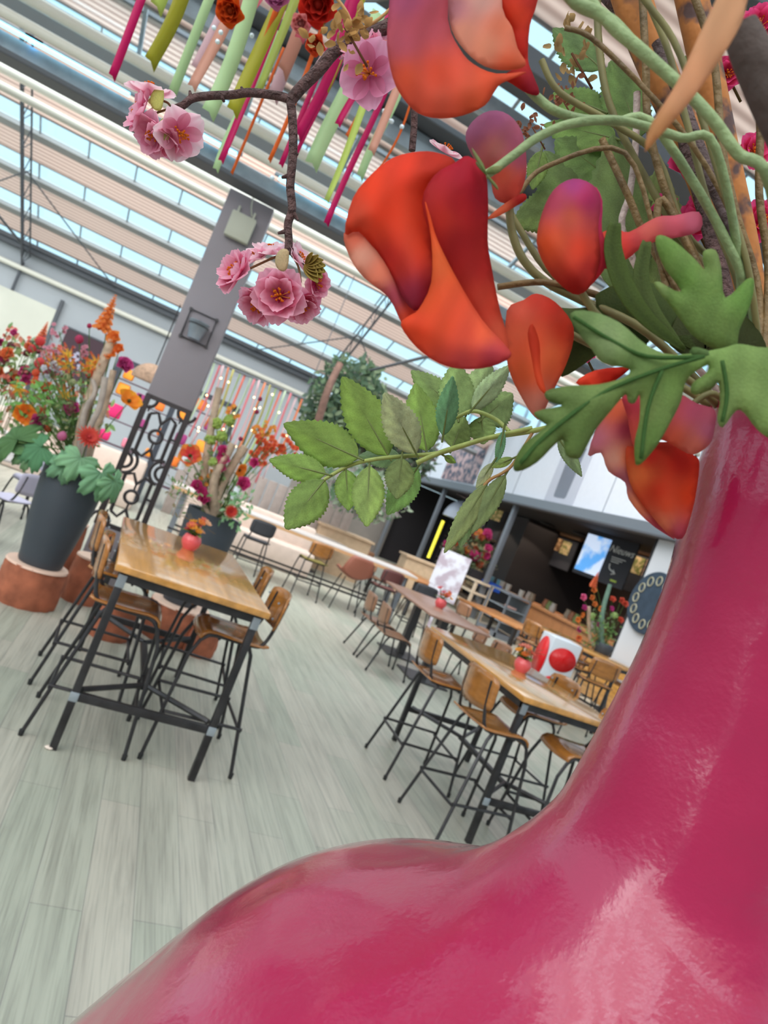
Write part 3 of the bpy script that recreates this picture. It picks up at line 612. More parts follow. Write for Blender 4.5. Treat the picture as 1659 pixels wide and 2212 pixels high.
dup(S0, (.1, 4.83, 0), .05, 'plywood bar stool behind the nearest one, left side of left table')
dup(S0, (.8, 4.21, 0), PI + .06, 'near plywood bar stool on the right side of the left table')
dup(S0, (.8, 4.93, 0), PI - .05, 'far plywood bar stool on the right side of the left table')
dup(S0, (2.62, 3.98, 0), .08, 'near plywood bar stool on the left side of the right table')
dup(S0, (2.6, 4.8, 0), -.02, 'far plywood bar stool on the left side of the right table')
dup(S0, (3.32, 3.95, 0), PI - .04, 'near bar stool tucked under the right table beside the vase')
dup(S0, (3.42, 4.75, 0), PI + .05, 'far bar stool tucked under the right side of right table')
small_pot('small coral pot of orange flowers on the left bar table', (.46, 5.0, 1.04), 1.15, 3)
small_pot('small coral pot of orange flowers on the right bar table', (3.16, 4.72, 1.04), 1.15, 5)
wc = PZ(105, 1617, 0)
simple('wood_chip', 'small pale wood chip lying beside the front left leg of left table', 'wood chip', lambda bm: (add_ball(bm, (0, 0, .008), .022, .35, 2, .12), add_ball(bm, (.02, .01, .006), .014, .4, 2, .1)), mat('pale_chip', (222, 204, 190), .8), (wc.x, wc.y, 0))
# brown table with chairs
t = thing('pedestal_table', 'brown-topped table on a steel pedestal, middle of the room', 'table', (4.08, 8.55, 0), math.radians(-2))
bm = new(); add_box(bm, (0, 0, .865), (.85, 2.0, .03), bev=.006); obj('tabletop', bm, brownwood, t)
for s in (-1, 1):
    bm = new(); add_box(bm, (0, s * .5, .43), (.1, .1, .84)); add_box(bm, (0, s * .5, .01), (.55, .55, .02)); obj('pedestal', bm, mat('dark_pedestal', (70, 68, 70), .4, .4), t)
cfill = mat('worn_plywood', (140, 98, 72), .35, coat=.3, var=.2, vscale=3)
K0 = make_chair('dining_chair', 'brown plywood chair at the far left of the brown table', .47, .25, cfill, cfill, False); K0.location = (3.35, 8.36, 0)
dup(K0, (3.36, 7.78, 0), -.05, 'brown plywood chair at the near left of the brown table')
dup(K0, (4.75, 7.95, 0), PI + .2, 'brown plywood chair at the near right of the brown table')
dup(K0, (4.85, 8.8, 0), PI, 'brown plywood chair at the far right of the brown table')
small_pot('small coral pot of orange flowers on the brown table', (4.17, 8.57, .88), 1.35, 8)
# far right bar table with shelf-like frame and chairs
t = make_bar_table('bar_table', 'high oak bar table holding the tall flower arrangement, by the white wall', 1.9, .75, 1.04, (6.95, 9.0, 0), math.radians(14))
F0 = dup(S0, (6.5, 8.5, 0), .3, 'bar stool at the near left of the far bar table')
dup(S0, (6.35, 9.35, 0), .25, 'bar stool at the far left of the far bar table')
dup(S0, (7.5, 8.5, 0), PI + .2, 'bar stool at the near right of the far bar table')
dup(S0, (7.35, 9.4, 0), PI + .2, 'bar stool at the far right of the far bar table')
dup(S0, (6.2, 7.6, 0), 1.2, 'bar stool standing before the near end of the far table')
# red and white bin
t = thing('freezer_bin', 'white bin with big red circles beside the far bar table', 'bin', PZ(1165, 1445, 0), math.radians(-10))
q_ = t.location.copy(); t.location = PD(1200, 1420, 9.6); t.location.z = 0; t.scale = (.85, .85, .9)
bm = new(); add_box(bm, (0, 0, .62), (.5, .5, 1.24), bev=.02); obj('bin_body', bm, mat('gloss_white', (214, 218, 226), .3), t)
bm = new()
for cz_, rr in ((.85, .24),):
    a_ = [bm.verts.new((-.262, .3 * math.cos(i * PI / 16) * .78, cz_ + .34 * math.sin(i * PI / 16))) for i in range(32)]; bm.faces.new(a_)
    a_ = [bm.verts.new((.3 * math.cos(i * PI / 16) * .78, -.262, cz_ - .35 + .18 * math.sin(i * PI / 16))) for i in range(32)]; bm.faces.new(a_)
    a_ = [bm.verts.new((.3 * math.cos(i * PI / 16) * .78, -.262, cz_ + .1 + .18 * math.sin(i * PI / 16))) for i in range(32)]; bm.faces.new(a_)
obj('red_spots', bm, mat('gloss_red', (214, 16, 22), .3), t, solid=.004)
# long white bar table
WT = mat('white_top', (214, 204, 200), .25); wl_ = mat('light_edge', (206, 160, 116), .5)
t = thing('long_bar_table', 'very long pale-topped bar table across the back of the room', 'table', (2.7, 11.75, 0), math.radians(-4))
bm = new(); add_box(bm, (0, 0, .94), (4.4, .75, .02)); obj('tabletop', bm, WT, t)
bm = new(); add_box(bm, (0, 0, .905), (4.4, .75, .05)); obj('top_edge', bm, wl_, t)
for x in (-2.0, 2.0):
    for y in (-.28, .28):
        bm = new(); add_box(bm, (x, y, .44), (.08, .08, .88)); obj('leg', bm, gp, t)
bm = new(); add_box(bm, (0, -.3, .26), (4.1, .04, .03)); add_box(bm, (0, .3, .26), (4.1, .04, .03)); obj('foot_rail', bm, steel, t)
tan = mat('tan_leather', (150, 88, 70), .5); dk = mat('dark_fabric', (52, 52, 58), .7); olive = mat('olive_seat', (120, 108, 50), .6); mar = mat('maroon', (96, 52, 50), .5)
def mkbar(lab, x, m, y=11.2, rz=PI / 2, sm=None, H=.63):
    c = make_chair('bar_chair', lab, H, .24, sm or m, m, True); c.location = (x, y, 0); c.rotation_euler = (0, 0, rz); return c
mkbar('brown plywood bar chair with olive seat at the long pale table', 2.95, ply, 11.1, PI / 2 + .1, olive)
mkbar('dark charcoal bar chair at the long pale table, left end', 1.95, dk, 11.1)
mkbar('dark charcoal bar chair at the right end of the long pale table', 4.75, dk, 10.6, PI / 2 - .1)
mkbar('maroon bar chair next to the tan leather one', 4.25, mar, 11.0)
t = thing('leather_bar_chair', 'tan leather shell bar chair at the long pale table', 'chair', (3.66, 11.05, 0), PI / 2)
bm = new(); rows = []
for i, (x, z) in enumerate(((.2, .58), (.1, .6), (-.1, .58), (-.2, .62), (-.25, .75), (-.28, .92), (-.29, .97))):
    rows.append([bm.verts.new((x + .05 * (q * q) * (i > 3), q * (.26 if i < 5 else .26 - .05 * (i - 4)), z + (.1 * q * q if i < 4 else 0))) for q in (-1, -.66, -.33, 0, .33, .66, 1)])
for a, b_ in zip(rows, rows[1:]):
    for k in range(6): bm.faces.new((a[k], a[k + 1], b_[k + 1], b_[k]))
obj('seat_shell', bm, tan, t, solid=.03)
for sx in (-1, 1):
    for sy in (-1, 1):
        bm = new(); add_tube(bm, [(sx * .13, sy * .14, .58), (sx * .24, sy * .24, .01)], .011, 6); obj('leg', bm, steel, t)
# beige bench, white tables and far wooden tables behind
beige = mat('beige_cushion', (204, 184, 172), .7, var=.06)
simple('bench', 'beige upholstered bench behind the long pale table', 'bench', lambda bm: (add_box(bm, (0, 0, .25), (2.6, .7, .5), bev=.06), add_box(bm, (0, .35, .65), (2.6, .18, .6), bev=.08)), beige, (2.2, 13.4, 0))
simple('bench', 'beige upholstered bench left of the pillar, far back', 'bench', lambda bm: (add_box(bm, (0, 0, .25), (3.2, .7, .5), bev=.06), add_box(bm, (0, .35, .65), (3.2, .18, .6), bev=.08)), beige, (-1.6, 14.2, 0))
def round_table(lab, x, y, h, r, m, legm=steel):
    t = thing('round_table', lab, 'table', (x, y, 0))
    bm = new(); add_lathe(bm, [(.0, h - .04), (r, h - .04), (r + .01, h - .02), (r, h), (0, h)], 32); obj('tabletop', bm, m, t)
    bm = new(); add_lathe(bm, [(.05, .02), (.05, h - .04)], 12); obj('pedestal', bm, legm, t)
    bm = new(); add_lathe(bm, [(0, 0), (.3, 0), (.28, .03), (0, .04)], 20); obj('base', bm, legm, t)
    return t
round_table('large pale round table beyond the long bar table', 3.75, 14.7, .78, .75, WT)
round_table('pale round table left of the pillar behind the big black pot', -1.75, 9.2, .76, .62, WT)
round_table('white round table at the far left behind the pot', -2.6, 11.6, .78, .6, WT)
wtb = mat('amber_wood', (176, 116, 66), .3, coat=.3, var=.15)
for i, (x, y, l) in enumerate(((5.9, 13.9, 'amber wooden table at the right of the long pale table'), (7.2, 11.9, 'amber wooden table before the flower boards'), (4.9, 17.2, 'amber wooden table farthest back by the dark shelving'))):
    t = thing('dining_table', l, 'table', (x, y, 0), .3)
    bm = new(); add_box(bm, (0, 0, .76), (1.1, 1.7, .04), bev=.008); obj('tabletop', bm, wtb, t)
    for sx in (-1, 1):
        for sy in (-1, 1):
            bm = new(); add_box(bm, (sx * .48, sy * .75, .37), (.06, .06, .74)); obj('leg', bm, steel, t)
k = 0
for (x, y, rz, l) in ((5.0, 13.6, .3, 'wooden chair left of the amber table'), (5.75, 12.7, 1.7, 'wooden chair at the near side of the amber table'), (6.8, 14.2, PI + .3, 'wooden chair right of the amber table'), (6.35, 11.7, .3, 'wooden chair left of the table before the flower boards'), (8.1, 12.2, PI + .3, 'wooden chair right of the table before the flower boards'), (3.95, 16.9, .3, 'wooden chair at the farthest amber table'), (5.3, 15.9, 2.0, 'wooden chair between the two back amber tables')):
    dup(K0, (x, y, 0), rz, l)
simple('planter_box', 'light wooden planter box with grey rim behind the round table', 'planter', lambda bm: (add_box(bm, (0, 0, .5), (1.3, .5, 1.0)), add_box(bm, (0, 0, 1.02), (1.4, .6, .05))), mat('light_planter', (196, 166, 136), .6, var=.1), (4.6, 15.6, 0))
simple('planter_box', 'second light wooden planter box by the dark column', 'planter', lambda bm: (add_box(bm, (0, 0, .5), (1.1, .5, 1.0)), add_box(bm, (0, 0, 1.02), (1.2, .6, .05))), MATS['light_planter'], (7.0, 16.2, 0))
def plank_fence(bm):
    for k in range(17): add_box(bm, (-1.9 + k * .24, 0, .75), (.21, .04, 1.5), bev=.01)
simple('plank_screen', 'taupe vertical plank screen behind the ribbons', 'screen', plank_fence, mat('taupe_plank', (150, 136, 130), .6, var=.1), (2.6, 15.6, 0))
# chairs at far left
lil = mat('lilac_cushion', (186, 180, 200), .7)
for i, (x, y, rz, l) in enumerate(((-1.15, 8.0, 2.6, 'black framed chair with lilac seat behind the big pot'), (-1.75, 7.6, .8, 'lilac seated chair at the left picture edge'), (-2.3, 8.6, -.4, 'lilac seated chair beyond the round table, left'), (-1.2, 9.9, -2.2, 'lilac seated chair right of the round table'))):
    c = make_chair('cushioned_chair', l, .48, .24, lil, olive if i == 1 else lil, False); c.location = (x, y, 0); c.rotation_euler = (0, 0, rz)
# bookshelf with cushions on the back wall side
t = thing('display_shelf', 'black framed display shelf with bright pink and orange goods', 'shelf', (-.62, 15.8, 0))
bm = new()
for x in (-.65, .65, 1.9):
    add_box(bm, (x, 0, 1.35), (.12, .4, 2.7))
add_box(bm, (.62, 0, 2.68), (2.6, .4, .1)); obj('shelf_frame', bm, mat('anthracite', (48, 52, 62), .5), t)
for z in (.5, .95, 1.45, 1.95, 2.3):
    bm = new(); add_box(bm, (.62, 0, z), (2.5, .38, .02)); obj('shelf_board', bm, mat('plum_board', (84, 50, 66), .6), t)
gc = [(226, 40, 110), (236, 120, 40), (150, 50, 110), (232, 130, 150), (60, 50, 60), (250, 150, 40)]
gi = 0
for z in (.97, 1.47, 1.97, 2.32):
    x = -.4
    while x < 1.7:
        s = random.uniform(.08, .15); c = random.choice(gc); gn = ['hot pink', 'orange', 'plum', 'salmon pink', 'charcoal', 'amber'][gc.index(c)]
        simple('cushion', '%s cushion on the %s shelf of the black display shelf' % (gn, {.97: 'lowest', 1.47: 'second', 1.97: 'third', 2.32: 'top'}[z]), 'cushion', lambda bm: add_box(bm, (0, 0, s + .012), (2 * s, .12, 2 * s), bev=.04), mat('goods_%d' % gc.index(c), c, .7), (-.62 + x, 15.72, z), 'cushions on the black display shelf', rz=random.uniform(-.3, .3)); x += s * 2 + random.uniform(.1, .4)
t = thing('banner', 'dark plum banner with white flowers hanging on the grey wall', 'banner', (-2.72, 20.86, 2.55))
bm = new(); add_box(bm, (0, 0, 0), (.98, .03, 1.25)); obj('cloth', bm, mat('plum', (66, 42, 52), .7), t)
bm = new(); add_tube(bm, [(-.6, 0, .64), (.6, 0, .64)], .03, 8); obj('hanging_rod', bm, darkbeam, t)
bm = new()
for dx, dz in ((-.1, -.1), (.18, -.22), (.0, .02)):
    for j in range(6): add_ball(bm, (dx + .08 * math.cos(j), -.02, dz + .08 * math.sin(j)), .06, 1, 1)
bmesh.ops.scale(bm, vec=(1, .3, 1), verts=bm.verts); obj('flower_print', bm, mat('print_white', (170, 165, 185), .7), t)
t = thing('wicker_lamp', 'brown wicker dome pendant lamp left of the pillar', 'lamp', PY(322, 825, 12.5))
bm = new(); add_lathe(bm, [(.3 * math.cos(a * PI / 16), .3 * math.sin(a * PI / 16)) for a in range(0, 8)] + [(.02, .3)], 24); obj('lamp_shade', bm, mat('wicker', (140, 112, 92), .8, var=.3, vscale=20), t, solid=.02)
bm = new(); add_tube(bm, [(0, 0, .28), (0, 0, 1.4)], .012, 6); obj('cord', bm, black, t)
# stumps
bark = mat('stump_bark', (160, 92, 66), .9, bump=1, bscale=9, var=.35, vscale=7); cutw = mat('cut_wood', (222, 186, 166), .7, var=.1, vscale=5)
def stump(lab, x, y, r, h, seed):
    random.seed(seed); t = thing('tree_stump', lab, 'stump', (x, y, 0)); bm = new(); n = 40; ph = random.uniform(0, 9); rings = []
    def RR(a, z): return r - .012 * (abs(z / h - .5) * 2) ** 3 + .005 * math.sin(3 * a + ph) + .005 * math.sin(13 * a + ph * 2 + z * 20) + random.uniform(-.004, .004)
    for z in [h * i / 8 for i in range(9)]:
        rings.append([bm.verts.new((RR(a, z) * math.cos(a), RR(a, z) * math.sin(a), z)) for a in [2 * PI * k_ / n for k_ in range(n)]])
    for a, b_ in zip(rings, rings[1:]):
        for k_ in range(n): bm.faces.new((a[k_], a[(k_ + 1) % n], b_[(k_ + 1) % n], b_[k_]))
    obj('bark', bm, bark, t)
    bm = new(); add_lathe(bm, [(0, h - .01), (r * .99, h - .01), (r * .96, h + .006), (0, h + .006)], n); obj('cut_top', bm, cutw, t)
stump('bark-covered tree stump carrying the big black pot', -.5, 6.2, .25, .33, 1)
stump('tree stump right behind the one under the big pot', -.12, 6.72, .16, .42, 2)
stump('tall tree stump between pillar and black pot', -.18, 6.95, .13, .66, 3) if 0 else None
stump('tree stump seen through the left stool legs', .2, 5.95, .17, .33, 4)
stump('tree stump at the centre under the second pot', .72, 6.42, .27, .33, 5)
stump('tree stump seen through the right stool legs', .98, 6.2, .14, .26, 6)
stump('narrow stump just left of the pillar foot', -.42, 7.15, .14, .6, 7)
# pots
potm = mat('matt_black_pot', (58, 64, 72), .5, var=.06, vscale=3, bump=.1, bscale=4)
def tall_pot(lab, loc, r0, r1, h):
    t = thing('tall_pot', lab, 'pot', loc)
    bm = new(); prof = [(0, 0), (r0, 0), (r0 + .01, .02)] + [(r0 + (r1 - r0) * (i / 10) + .018 * math.sin(PI * i / 10), h * i / 10) for i in range(1, 11)] + [(r1 + .004, h + .008), (r1 - .02, h), (r1 - .03, h - .12)]
    add_lathe(bm, prof, 40); obj('pot_body', bm, potm, t)
    bm = new(); add_lathe(bm, [(0, 0), (r1 - .03, 0)], 30, c=(0, 0, h - .1)); obj('soil', bm, mat('soil', (52, 40, 34), .9), t)
    return t
PA = V(-.49, 6.2, .336); PB = V(.70, 6.45, .336)
tall_pot('tall matt black pot of wild flowers on a stump, left', PA, .165, .25, .84)
tall_pot('tall matt black pot of flowers behind the left bar table', PB, .15, .25, .86)
# ============================================================ FLOWER ARRANGEMENTS
GRN = [(92, 140, 66), (120, 164, 84), (78, 120, 70)]
def bloom(P, kind, c, s, d, col, col2=None):
    """a flower head of half-size s at c facing d"""
    c = Vector(c); T = Matrix.Translation(c); cl = lin(col); c2 = lin(col2) if col2 else tuple(v * .7 for v in cl)
    if kind == 'poppy':
        for j in range(5): P.petal(T @ frame(d, j * 1.257 + random.uniform(-.1, .1)), s, s * 1.25, c2, cl, cup=.25, curl=.35, nr=6, nc=6, ruff=.04)
        P.ball(c + Vector(d).normalized() * s * .12, s * .17, lin((90, 90, 40)), sub=1)
    elif kind == 'gerbera':
        for r_, L, cu in ((0, 1, .1), (1, .8, .3), (2, .55, .6)):
            for j in range(18): P.petal(T @ frame(d, j * .349 + r_ * .17), s * L, s * .2, c2, cl, cup=.2, curl=cu, nr=4, nc=3)
        P.ball(c + Vector(d).normalized() * s * .1, s * .16, c2, sub=1)
    elif kind == 'rose':
        for r_, L, cu in ((0, 1, .3), (1, .8, .6), (2, .6, 1.0), (3, .4, 1.6)):
            for j in range(5): P.petal(T @ frame(d, j * 1.257 + r_ * .6), s * L, s * L * 1.1, c2, cl, cup=.5, curl=cu, nr=5, nc=5)
        P.ball(c + Vector(d).normalized() * s * .2, s * .25, c2, sub=1)
    elif kind == 'ball':
        for j in range(34):
            v = Vector((random.gauss(0, 1), random.gauss(0, 1), random.gauss(0, 1))).normalized()
            P.ball(c + v * s * .75, s * .26, cl, sub=1, jit=.15, col2=c2)
        P.ball(c, s * .75, c2, sub=2)
    elif kind == 'spike':
        n = int(14)
        for j in range(n):
            z = -s + 2 * s * j / n; q = .32 * s * (1.15 - j / n)
            for m_ in range(5):
                a = m_ * 1.257 + j * .7; P.petal(Matrix.Translation(c + V(q * .5 * math.cos(a), q * .5 * math.sin(a), z)) @ frame((math.cos(a), math.sin(a), .5), a), q * .9, q * .9, c2, cl, cup=.4, curl=.5, nr=4, nc=4)
                P.ball(c + V(q * .5 * math.cos(a), q * .5 * math.sin(a), z), q * .35, cl, sub=1, col2=c2)
    elif kind == 'gloriosa':
        for j in range(6): P.petal(T @ frame(d, j * 1.047), s * 1.1, s * .35, lin((236, 200, 70)), cl, cup=.3, curl=.9, nr=6, nc=4, ruff=.15)
        for j in range(6):
            a = j * 1.05; P.tube([c, c + V(math.cos(a) * s, math.sin(a) * s, -.4 * s)], s * .03, lin((220, 200, 90)), 4)
    elif kind == 'bud':
        P.ball(c, s, cl, 1.1, 2, .08, c2)
    elif kind == 'sprig':
        for j in range(9):
            o_ = V(random.uniform(-1, 1), random.uniform(-1, 1), random.uniform(-1, 1)) * s
            for m_ in range(5): P.petal(Matrix.Translation(c + o_) @ frame(V(0, -1, .2) + o_.normalized() * .6, m_ * 1.257), s * .42, s * .42, c2, cl, cup=.3, curl=.4, nr=4, nc=4)
            P.tube([c + o_, c + o_ * .3 - V(0, 0, s)], s * .025, lin(GRN[0]), 4)
KN = {'poppy': 'poppy', 'gerbera': 'gerbera', 'rose': 'ranunculus', 'ball': 'snowball_flower', 'spike': 'flower_spike', 'gloriosa': 'flame_lily', 'bud': 'globe_flower', 'sprig': 'blossom_sprig'}
KW = {'poppy': 'poppy', 'gerbera': 'gerbera', 'rose': 'rose-like flower', 'ball': 'snowball flower', 'spike': 'flower spike', 'gloriosa': 'flame-shaped lily', 'bud': 'round flower head', 'sprig': 'blossom sprig'}
def flower(kind, colname, col, head, s, base, where, col2=None, d=None, stem=True, stem_r=.004):
    col = tuple(v * .86 + 34 for v in col); col2 = tuple(v * .86 + 34 for v in col2) if col2 else tuple(v * .85 + 10 for v in col)  # mixes the blooms towards white, painting camera haze into their colours
    head = Vector(head); base = Vector(base); d = d or (random.uniform(-.6, .3), -1, random.uniform(-.1, .7))
    t = thing(KN[kind], '%s %s %s' % (colname, KW[kind], where), 'flower', base, 0, '%ss %s' % (colname + ' ' + KW[kind], where))
    P = Petals(); bloom(P, kind, head - base, s, d, col, col2); P.build('bloom', M_PETAL, t)
    if stem:
        h = head - base; P = Petals(); P.tube(smooth_path([(h.x * .08, h.y * .08, 0), (h.x * .45, h.y * .45, h.z * .55), h + V(0, .0, -s * .1) + V(0, s * .15, 0)], 4), stem_r, lin((98, 128, 70)), 5); P.build('stem', M_LEAF, t)
    return t
def lobed(P, M, s, col, lobes=5, depth=.45, droop=.35):
    """maple/vine-like leaf in the XY plane of M, stalk at origin, growing +X"""
    n = 60; out = []
    for i in range(n + 1):
        a = -2.5 + 5.0 * i / n; q = abs(math.cos(a / 5.0 * PI * lobes / 1.0 * .5 + 0)) if 0 else abs(math.cos((a / 5.0) * PI * lobes))
        r_ = s * (.62 + .38 * math.cos(a * .55)) * ((1 - depth) + depth * q ** .8) * (1 + .06 * math.sin(a * 23))
        out.append((r_ * math.cos(a) * .95 + s * .15, r_ * math.sin(a)))
    rings = []
    for f in (0.02, .35, .7, 1.0):
        rings.append([M @ Vector((x * f + s * .1 * (1 - f), y * f, -droop * s * (f * math.hypot(x, y) / s) ** 2 + .04 * s * math.sin(i * .9) * f)) for i, (x, y) in enumerate(out)])
    c = lin(tuple(v * .9 + 26 for v in col)); cols = [[tuple(v * (.85 + .3 * (k / 3)) * (1 + .08 * math.sin(i * 1.3)) for v in c) for i in range(len(out))] for k in range(4)]
    P.grid(rings, cols)
def leafy(name, lab, base, pts, col, s, grp, par=None):
    pass
def foliage(name, lab, c, rx, ry, rz_, n, s, cols, seed, stems=True, base=None):
    """one uncountable mass of small leaves"""
    random.seed(seed); P = Petals(); c = Vector(c)
    for k in range(n):
        v = Vector((random.gauss(0, 1), random.gauss(0, 1), random.gauss(0, 1))).normalized() * random.random() ** .45; p = c + V(v.x * rx, v.y * ry, v.z * rz_)
        col = tuple(v * .85 + 44 for v in random.choice(cols)); P.petal(Matrix.Translation(p) @ frame((random.uniform(-1, 1), random.uniform(-1.5, .5), random.uniform(-.2, 1)), random.uniform(0, 6)), s * random.uniform(.6, 1.3), s * .5, tuple(x * .8 for x in lin(col)), lin(col), cup=.15, curl=random.uniform(-.3, .5), nr=4, nc=3)  # leaf colours lifted in the same way, haze painted in
        if stems and k % 4 == 0 and base is not None: P.tube([p, p * .5 + Vector(base) * .5 + V(0, 0, .05), base], .002, lin((110, 140, 80)), 4)
    o = P.build(name, M_LEAF); return tag(o, lab, 'foliage', None, 'stuff')
def log(name, lab, pts, rs, m, base=None, cat='branch'):
    t = new(); add_tube(t, smooth_path(pts, 5), [rs[0] + (rs[-1] - rs[0]) * i / (5 * (len(pts) - 1)) for i in range(5 * (len(pts) - 1) + 1)], 12); return tag(obj(name, t, m), lab, cat)
wood1 = mat('dry_branch', (176, 152, 130), .8, bump=.8, bscale=30, var=.25, vscale=14); wood2 = mat('grey_driftwood', (160, 146, 136), .8, bump=.5, bscale=20, var=.2, vscale=10)
# --- arrangement 1: big black pot, left
D1 = 5.72; BA = PA + V(0, 0, .78); W1 = 'in the left black pot'
def H(px, py, d=D1): return PD(px, py, d)
log('birch_branch', 'thick pale branch rising from the left black pot', [BA - V(0, 0, .05), H(175, 930), H(205, 830), H(243, 735)], (.045, .04), wood1)
log('driftwood_stick', 'smooth grey driftwood stick leaning in the left black pot', [BA + V(.04, -.05, 0), H(190, 935, 5.6), H(215, 880, 5.6), H(227, 815, 5.6)], (.02, .026), wood2)
log('driftwood_stick', 'shorter forked grey driftwood behind the smooth stick, left pot', [BA + V(.02, 0, 0), H(180, 900, 5.65), H(205, 850, 5.65), H(200, 820, 5.65)], (.03, .015), wood2)
log('birch_branch', 'second rough pale branch right of the driftwood, left pot', [BA + V(.06, 0, 0), H(205, 940), H(228, 870), H(245, 800)], (.03, .025), wood1)
random.seed(11)
flower('spike', 'tall orange', (236, 112, 40), H(236, 672), .16, BA, W1, (240, 150, 60))
flower('rose', 'apricot', (246, 150, 60), H(248, 732), .07, BA, W1, (236, 120, 40)); flower('rose', 'apricot', (246, 150, 60), H(238, 768), .06, BA, W1, (236, 120, 40)); flower('rose', 'apricot', (240, 130, 50), H(258, 755), .05, BA, W1, (236, 120, 40))
flower('poppy', 'big orange', (248, 156, 20), H(277, 868), .11, BA, W1, (240, 130, 20), d=(.2, -.4, .5)); flower('poppy', 'big orange', (248, 140, 20), H(53, 897), .10, BA, W1, (230, 100, 20), d=(.2, -1, .4))
flower('gerbera', 'coral red', (232, 78, 60), H(192, 945, 5.5), .11, BA, W1, (200, 40, 40), d=(.2, -.9, .7))
flower('bud', 'small pink', (222, 110, 160), H(134, 942, 5.5), .036, BA, W1); flower('bud', 'small crimson', (186, 30, 80), H(193, 704), .02, BA, W1); flower('bud', 'small crimson', (196, 40, 90), H(171, 733), .035, BA, W1)
for px, py in ((155, 885), (268, 790), (85, 912)): flower('rose', 'magenta', (212, 60, 140), H(px, py), .075, BA, W1, (160, 30, 90))
for px, py in ((40, 838), (140, 855), (118, 785), (150, 790), (148, 768), (208, 785), (190, 795)): flower('gloriosa', 'red and yellow', (216, 48, 50), H(px, py), .075, BA, W1)
for px, py in ((98, 838), (80, 822), (60, 925), (104, 925), (194, 808), (92, 888), (78, 806)): flower('bud', 'small red orange', (232, 80, 40), H(px, py), .032, BA, W1)
flower('poppy', 'small orange', (244, 130, 30), H(80, 825), .045, BA, W1)
for px, py in ((118, 750), (100, 765), (180, 760), (128, 715)): flower('sprig', 'pale pink', (232, 150, 170), H(px, py, 6), .05, BA, W1)
flower('sprig', 'white', (214, 216, 226), H(112, 806), .08, BA, W1)
for px, py in ((145, 815), (156, 826)): flower('bud', 'pale green', (200, 206, 150), H(px, py), .03, BA, W1)
foliage('green_foliage', 'fresh green leafy filler in the left black pot', H(100, 868), .35, .2, .22, 150, .06, [(110, 180, 70), (130, 190, 90)], 3, True, BA)
foliage('olive_foliage', 'loose olive leaves and sprigs in the left black pot', H(150, 900), .3, .2, .5, 230, .05, [(120, 140, 70), (90, 120, 60), (150, 150, 90)], 4, True, BA)
foliage('rusty_foliage', 'thin rusty sprigs between the flowers, left pot', H(120, 800), .35, .2, .3, 90, .04, [(170, 60, 70), (190, 90, 80), (120, 70, 60)], 5, True, BA)
for i, (px, py, s, d, sp, col) in enumerate(((178, 985, .19, (.1, -.9, .5), -1.4, (150, 198, 150)), (218, 1015, .22, (.5, -.8, .5), -.8, (142, 192, 146)), (245, 1035, .18, (.7, -.7, .4), -.6, (140, 188, 140)), (148, 1000, .16, (0, -1, .4), -1.9, (130, 180, 136)), (95, 965, .2, (-.3, -.9, .5), -2.0, (100, 160, 110)), (40, 955, .26, (-.5, -.8, .5), 3.0, (96, 140, 80)), (15, 975, .22, (-.6, -.7, .5), 2.7, (100, 146, 84)), (70, 985, .18, (-.3, -.9, .3), 3.2, (120, 160, 110)))):
    P = Petals(); p = H(px, py, 5.45); lobed(P, Matrix.Translation(p) @ frame(d, sp - ROLL), s, col, 5, .4, .4); P.tube([BA + V(0, 0, .02), (BA + p) / 2 + V(0, 0, .1), p], .005, lin((120, 150, 90)), 5)
    tag(P.build('vine_leaf', M_LEAF, solid=.002), 'large lobed grey-green leaf drooping over the left black pot rim', 'leaf', 'lobed leaves over the left pot rim')
# --- arrangement 2: second pot
D2 = 6.3; BB = PB + V(0, 0, .8); W2 = 'in the second black pot'
log('birch_branch', 'tall pale birch branch in the second black pot', [BB, H(440, 1060, D2), H(452, 950, D2), H(474, 838, D2)], (.04, .032), wood1)
log('birch_branch', 'cut branch with bare top, right in the second pot', [BB + V(.05, 0, 0), H(470, 1070, D2), H(505, 1000, D2), H(530, 965, D2)], (.045, .04), wood1)
log('birch_branch', 'cut branch in the middle of the second black pot', [BB + V(.02, 0, 0), H(462, 1040, 6.2), H(490, 985, 6.2), H(503, 958, 6.2)], (.04, .034), wood1)
random.seed(12)
for px, py in ((468, 915), (495, 908), (455, 950), (478, 942)): flower('ball', 'lime green', (196, 214, 100), H(px, py, D2), .06, BB, W2, (160, 190, 80))
flower('ball', 'lime green', (196, 210, 120), H(462, 1000, 6.2), .055, BB, W2, (160, 190, 80))
for px, py, s in ((482, 975, .06), (484, 992, .07), (479, 1010, .05), (425, 1050, .06), (437, 1062, .05), (440, 1078, .06), (525, 1045, .07), (551, 1000, .05)): flower('rose', 'magenta', (224, 60, 140), H(px, py, 6.2), s, BB, W2, (190, 20, 90))
flower('poppy', 'big orange', (246, 140, 30), H(411, 985, 6.2), .11, BB, W2, (220, 30, 60), d=(-.2, -1, .3)); flower('poppy', 'narrow orange', (246, 140, 30), H(516, 1015, 6.2), .08, BB, W2, (230, 120, 20), d=(.8, -.6, 0))
flower('gerbera', 'red', (226, 60, 40), H(499, 1105, 6.0), .07, BB, W2, (200, 30, 30), d=(.3, -1, .3))
for px, py in ((560, 972), (575, 965), (592, 962), (610, 958), (628, 965), (562, 990), (570, 945)): flower('sprig', 'bright orange', (238, 116, 50), H(px, py, 7.2), .08, BB, W2, (220, 70, 50))
for px, py in ((562, 862), (555, 890), (520, 948), (537, 1045)): flower('bud', 'dark crimson', (160, 24, 70), H(px, py, D2), .02, BB, W2)
for px, py in ((505, 890), (560, 925), (580, 928), (455, 1035), (448, 1028)): flower('sprig', 'orange and yellow', (236, 120, 60), H(px, py, D2), .055, BB, W2, (236, 180, 60))
